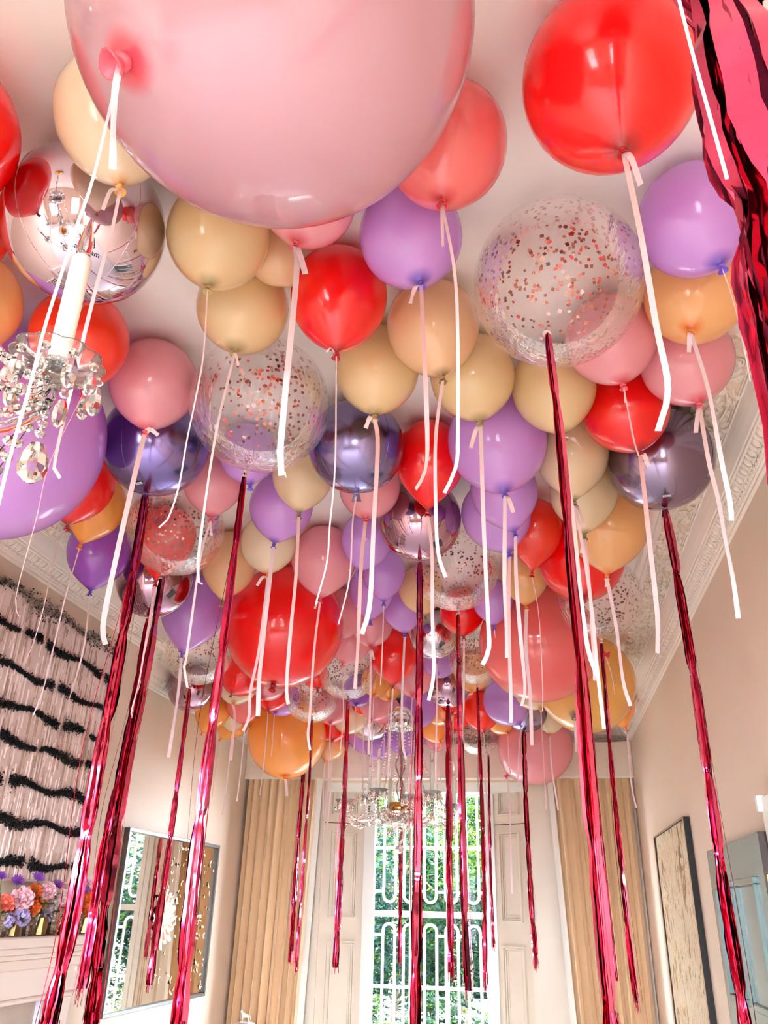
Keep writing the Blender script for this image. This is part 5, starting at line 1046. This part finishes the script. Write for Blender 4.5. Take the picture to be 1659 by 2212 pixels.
# ================================================================== right wall: canvas and open door
CANV = bpy.data.materials.new('abstract_canvas'); CANV.use_nodes = True
def canvas_nodes():
    nt = CANV.node_tree; p = nt.nodes['Principled BSDF']; p.inputs['Roughness'].default_value = .7
    tc = nt.nodes.new('ShaderNodeTexCoord'); mp = nt.nodes.new('ShaderNodeMapping'); mp.inputs['Scale'].default_value = (1, 2.2, 1.2); nt.links.new(tc.outputs['Object'], mp.inputs[0])
    n1 = nt.nodes.new('ShaderNodeTexNoise'); n1.inputs['Scale'].default_value = 2.6; n1.inputs['Detail'].default_value = 9; n1.inputs['Roughness'].default_value = .72; n1.inputs['Distortion'].default_value = 1.6
    nt.links.new(mp.outputs[0], n1.inputs['Vector']); r = nt.nodes.new('ShaderNodeValToRGB'); e = r.color_ramp.elements
    cols = ((.0,(60,44,32)),(.38,(96,70,48)),(.43,(196,156,100)),(.47,(230,212,180)),(.53,(240,230,208)),(.57,(206,140,84)),(.60,(236,222,194)),(1.0,(176,84,56)))
    e[0].position = 0; e[0].color = lin(cols[0][1]); e[1].position = 1; e[1].color = lin(cols[-1][1])
    for pos, c in cols[1:-1]: x = e.new(pos); x.color = lin(c)
    nt.links.new(n1.outputs['Fac'], r.inputs[0]); nt.links.new(r.outputs[0], p.inputs['Base Color'])
    b = nt.nodes.new('ShaderNodeBump'); b.inputs['Strength'].default_value = .35; nt.links.new(n1.outputs['Fac'], b.inputs['Height']); nt.links.new(b.outputs[0], p.inputs['Normal'])
canvas_nodes()
BLACKF = pmat('black_wood', (26, 20, 17), 0.7, noise=.2, nscale=20); BRONZE = pmat('bronze_edge', (150, 122, 98), 0.35, 0.7)
y0, y1, z0, z1 = 3.664*S, 4.65*S, .62, .371*S+CZ; xf = .58*S
root = empty('framed_painting', (XR, y0, z0)); tag(root, 'large abstract cream painting in a deep black box frame', 'painting'); W_, H, D = y1-y0, z1-z0, XR-xf
q = MB(); q.box((-D+.010, .012, .012), (-.004, W_-.012, H-.012)); q.build('canvas', CANV, root, smooth=False)
for lo, hi in (((-D,0,0),(-.002,.010,H)), ((-D,W_-.010,0),(-.002,W_,H)), ((-D,.010,H-.010),(-.002,W_-.010,H)), ((-D,.010,0),(-.002,W_-.010,.010))):
    q = MB(); q.bevbox(lo, hi, .002); q.build('frame_side', BLACKF, root, smooth=False)
q = MB(); 
for lo, hi in (((-D-.004,0,H-.012),(-D,W_,H)), ((-D-.004,0,0),(-D,W_,.012)), ((-D-.004,W_-.012,.012),(-D,W_,H-.012)), ((-D-.004,0,.012),(-D,.012,H-.012))): q.box(lo, hi)
q.build('front_edge', BRONZE, root, smooth=False)

DOORM = pmat('door_reflection_teal', (100, 124, 117), 0.25, 0.0, 0.5, noise=.25, nscale=6, stretch=(2,2,.4), coat=.35); DEDGE = pmat('dark_mahogany', (58, 30, 20), 0.3, noise=.3, nscale=12)  # teal base colour stands in for the garden reflected in dark polished wood
root = struct(empty('door_1', (.905, 3.88, .02))); W_, H = 1.20, 1.965
q = MB(); q.bevbox((0, 0, 0), (.045, W_, H), .003); q.build('door_leaf', DOORM, root, smooth=False)
q = MB(); q.box((-.001, -.004, 0), (.045, .0, H)); q.build('edge_lipping', DEDGE, root, smooth=False)
q = MB(); q.bevbox((.008, -.006, 1.66), (.038, -.004, 1.80), .001); q.build('brass_lock_plate', BRASS, root, smooth=False)
for (a, b) in ((.16, .56), (.70, 1.06)):
    for (c, d) in ((1.27, 1.80), (.55, 1.12), (.12, .42)):
        q = MB()
        for lo, hi in (((-.014,a,d-.03),(0,b,d)), ((-.014,a,c),(0,b,c+.03)), ((-.014,a,c+.03),(0,a+.03,d-.03)), ((-.014,b-.03,c+.03),(0,b,d-.03))): q.bevbox(lo, hi, .004)
        pn = q.build('panel_moulding', DEDGE if False else DOORM, root, smooth=False)
        q = MB()
        for lo, hi in (((-.004,a+.03,d-.036),(0,b-.03,d-.03)), ((-.004,a+.03,c+.036),(0,a+.042,d-.036))): q.box(lo, hi)
        q.build('bead_line', DEDGE, pn, smooth=False)
m = MB(); m.bevbox((XR-.035, 3.76, 0), (XR, 3.86, 2.12), .006); m.bevbox((XR-.035, 2.5, 2.0), (XR, 3.76, 2.12), .006); m.bevbox((XR-.055, 3.84, 2.06), (XR-.0, 3.87, 2.125), .004)
struct(m.build('trim_12', WHITE, smooth=False))

# ================================================================== little horse on a pedestal before the left curtain
def horse():
    base = Vector((-2.66, 8.16, .735)); HM = pmat('white_porcelain', (248, 246, 242), 0.2, coat=.5)
    pr = empty('pedestal', (base.x, base.y, 0)); tag(pr, 'slim pale pedestal below the little white horse', 'pedestal')
    q = MB(); q.lathe([(.10,0),(.10,.03),(.05,.06),(.04,.30),(.045,.66),(.09,.70),(.09,.733),(0,.733)], 20); q.build('column', STONE, pr)
    root = empty('horse_figurine', base); tag(root, 'tiny white horse figurine in front of the left curtain', 'figurine')
    q = MB(); q.bevbox((-.045,-.02,0), (.045,.02,.008), .002); q.build('plinth', HM, root, smooth=False)
    sk = {'pelvis':(.028,0,.055,.014),'belly':(.005,0,.052,.015),'chest':(-.018,0,.056,.014),'neck':(-.030,0,.074,.009),'poll':(-.038,0,.089,.007),'nose':(-.052,0,.080,.0045),
          'fk1':(-.020,-.008,.032,.005),'fh1':(-.022,-.008,.009,.004),'fk2':(-.026,.008,.036,.005),'fh2':(-.032,.008,.022,.004),'hk1':(.030,-.008,.034,.006),'ho1':(.036,-.008,.022,.004),'hh1':(.032,-.008,.009,.004),'hk2':(.026,.008,.034,.006),'ho2':(.030,.008,.022,.004),'hh2':(.026,.008,.009,.004),
          't1':(.040,0,.056,.004),'t2':(.048,0,.040,.003),'t3':(.050,0,.025,.002),'ear':(-.036,0,.100,.002)}
    ks = list(sk); E_ = [('pelvis','belly'),('belly','chest'),('chest','neck'),('neck','poll'),('poll','nose'),('chest','fk1'),('fk1','fh1'),('chest','fk2'),('fk2','fh2'),('pelvis','hk1'),('hk1','ho1'),('ho1','hh1'),('pelvis','hk2'),('hk2','ho2'),('ho2','hh2'),('pelvis','t1'),('t1','t2'),('t2','t3'),('poll','ear')]
    me = bpy.data.meshes.new('body'); me.from_pydata([sk[k][:3] for k in ks], [(ks.index(a), ks.index(b)) for a, b in E_], []); me.materials.append(HM)
    o = obj('body', me, root); sm = o.modifiers.new('skin', 'SKIN'); me.skin_vertices[0].data[0].use_root = True
    for i, k in enumerate(ks): me.skin_vertices[0].data[i].radius = (sk[k][3],)*2
    ss = o.modifiers.new('smooth', 'SUBSURF'); ss.levels = 1; ss.render_levels = 2
horse()

# ================================================================== garden outside
def leafmat(name, rgb, tr):
    m = bpy.data.materials.new(name); m.use_nodes = True; nt = m.node_tree; p = nt.nodes['Principled BSDF']; p.inputs['Base Color'].default_value = lin(rgb); p.inputs['Roughness'].default_value = .65; p.inputs['Specular IOR Level'].default_value = .12
    t = nt.nodes.new('ShaderNodeBsdfTranslucent'); t.inputs['Color'].default_value = lin(tr); ms = nt.nodes.new('ShaderNodeMixShader'); ms.inputs[0].default_value = .45
    nt.links.new(p.outputs[0], ms.inputs[1]); nt.links.new(t.outputs[0], ms.inputs[2]); nt.links.new(ms.outputs[0], nt.nodes['Material Output'].inputs['Surface']); return m
LEAF = [leafmat('leaf_mid', (6, 25, 12), (16, 46, 12)), leafmat('leaf_blue', (4, 23, 21), (7, 35, 28)), leafmat('leaf_lime', (30, 48, 8), (54, 72, 10))]
BARK = pmat('bark', (74, 60, 48), 0.9, noise=.4, nscale=12)
def tree(x, y, zc, rx, rz, n, label, mi, seed, lsz=.11):
    R = random.Random(seed); root = empty('garden_tree' if rz > .9 else 'garden_shrub', (x, y, -.35)); tag(root, label, 'tree' if rz > .9 else 'shrub', 'garden trees and shrubs')
    q = MB(); q.tube([(0,0,0), (.05,.02,(zc+.35)*.5), (.0,.05,zc+.35)], [.11,.09,.04], 8)
    for k in range(6):
        a = R.uniform(0, 6.28); q.tube([(0,0,(zc+.35)*R.uniform(.5,.9)), (math.cos(a)*rx*.7, math.sin(a)*rx*.5, zc+.35+R.uniform(-.2,.7)*rz)], [.035,.012], 6)
    q.build('trunk', BARK, root)
    q = MB(); cl = [Vector((R.gauss(0,.5)*rx, R.gauss(0,.45)*rx, zc+.35+R.gauss(0,.5)*rz)) for _ in range(22)]
    for i in range(n):
        c = R.choice(cl) + Vector((R.gauss(0,.22)*rx, R.gauss(0,.22)*rx, R.gauss(0,.2)*rz)); a = R.uniform(0, 6.28)
        d = Vector((math.cos(a), math.sin(a), R.uniform(-1.0, .25))).normalized(); s = d.cross(Vector((R.gauss(0,.5),R.gauss(0,.5),1))).normalized(); l = lsz*R.uniform(.7, 1.4)
        nr = d.cross(s)*l*.12
        q.add([c, c+d*l*.5+s*l*.22+nr, c+d*l, c+d*l*.5-s*l*.22+nr], [(0,1,2),(0,2,3)], mi if R.random() < .7 else R.randint(0, 2))
    stuff(q.build('foliage', LEAF, root, smooth=False))
m = MB(); m.box((-30, 9.45, -.45), (30, 45, -.36)); m.box((-30, -40, -.45), (30, -2.7, -.35)); struct(m.build('ground', pmat('garden_grass', (24, 40, 18), 0.9, noise=.4, nscale=4), smooth=False))
m = MB(); m.bevbox((-6, -10, -.35), (5, -2.62, -.02), .01); struct(m.build('rear_bounce_slab', pmat('grey_bounce_surface', (150, 147, 140), 0.8, noise=.1, nscale=4), smooth=False))  # unseen slab, added so balloon highlights catch bright ground through the rear windows
m = MB(); m.bevbox((-4.5, 9.45, -.35), (2.5, 12.1, -.02), .01); struct(m.build('bounce_slab', pmat('pale_bounce_surface', (240, 234, 224), 0.8, noise=.08, nscale=5), smooth=False))  # unseen pale slab, added to bounce daylight up through the window
tree(-3.1, 13.4, 1.9, 1.0, 1.25, 8000, 'blue green leafy tree at the left of the window view', 1, 1)
tree(-1.3, 15.2, 2.2, 1.1, 1.5, 8000, 'mid green tree in the middle of the window view', 0, 2)
tree(-0.7, 12.9, 2.9, .55, .65, 2600, 'sunny lime green tree crown at the top right of the window', 2, 3)
tree(-2.6, 15.9, 3.2, .9, .9, 2200, 'lime tree crown behind the chandelier at the top of the window', 2, 8)
tree(0.6, 14.2, 1.7, 1.0, 1.3, 8000, 'dark blue green tree at the right of the window view', 1, 4)
tree(-1.9, 19.5, 2.6, 2.2, 1.9, 15000, 'large dark tree far back in the garden', 1, 5, .16)
tree(1.9, 18.5, 2.4, 1.8, 1.8, 11000, 'large green tree far back at the right of the garden', 0, 10, .15)
tree(-4.3, 18.5, 2.4, .85, 1.8, 8000, 'large green tree far back at the left of the garden', 0, 11, .15)
tree(-2.7, 12.75, .45, .40, .40, 2000, 'yellow green shrub low at the left of the window', 2, 6, .09)
tree(-.3, 12.75, .35, .40, .38, 2000, 'yellow green shrub low at the right of the window', 2, 7, .09)
tree(-1.5, 12.75, .30, .38, .36, 1800, 'mid green shrub low in the middle of the window', 0, 9, .09)
def hedge():
    R = random.Random(31); q = MB()
    for i in range(21000):
        c = Vector((R.uniform(-6.5, 1.5), 23+R.gauss(0, .35), R.uniform(-.3, 5.0))); a = R.uniform(0, 6.28)
        d = Vector((math.cos(a), math.sin(a)*.4, R.uniform(-1.0, .3))).normalized(); sd_ = d.cross(Vector((R.gauss(0,.5),1.2,R.gauss(0,.6)))).normalized(); l = R.uniform(.15, .30)
        q.add([c, c+d*l*.5+sd_*l*.25, c+d*l, c+d*l*.5-sd_*l*.25], [(0,1,2),(0,2,3)], R.choice((0, 1, 1, 1, 2)))
    o = q.build('garden_hedge', LEAF, smooth=False); stuff(o); o['label'] = 'tall dense hedge closing the garden far behind the trees'; o['category'] = 'hedge'
hedge()
m = MB(); m.box((-11, 16.2, -.4), (-7.2, 29, 15.5)); struct(m.build('wall_light_blocker', pmat('light_blocker_surface', (214, 206, 194), .9, noise=.1, nscale=9), smooth=False))  # unseen block, added to keep light off the garden trees
m = MB(); m.bevbox((-6, 16.6, -.35), (5, 16.8, .30), .02); tag(m.build('garden_wall', pmat('grey_render', (58, 58, 54), 0.9, noise=.3, nscale=6), smooth=False), 'low grey garden wall behind the shrubs outside', 'wall')
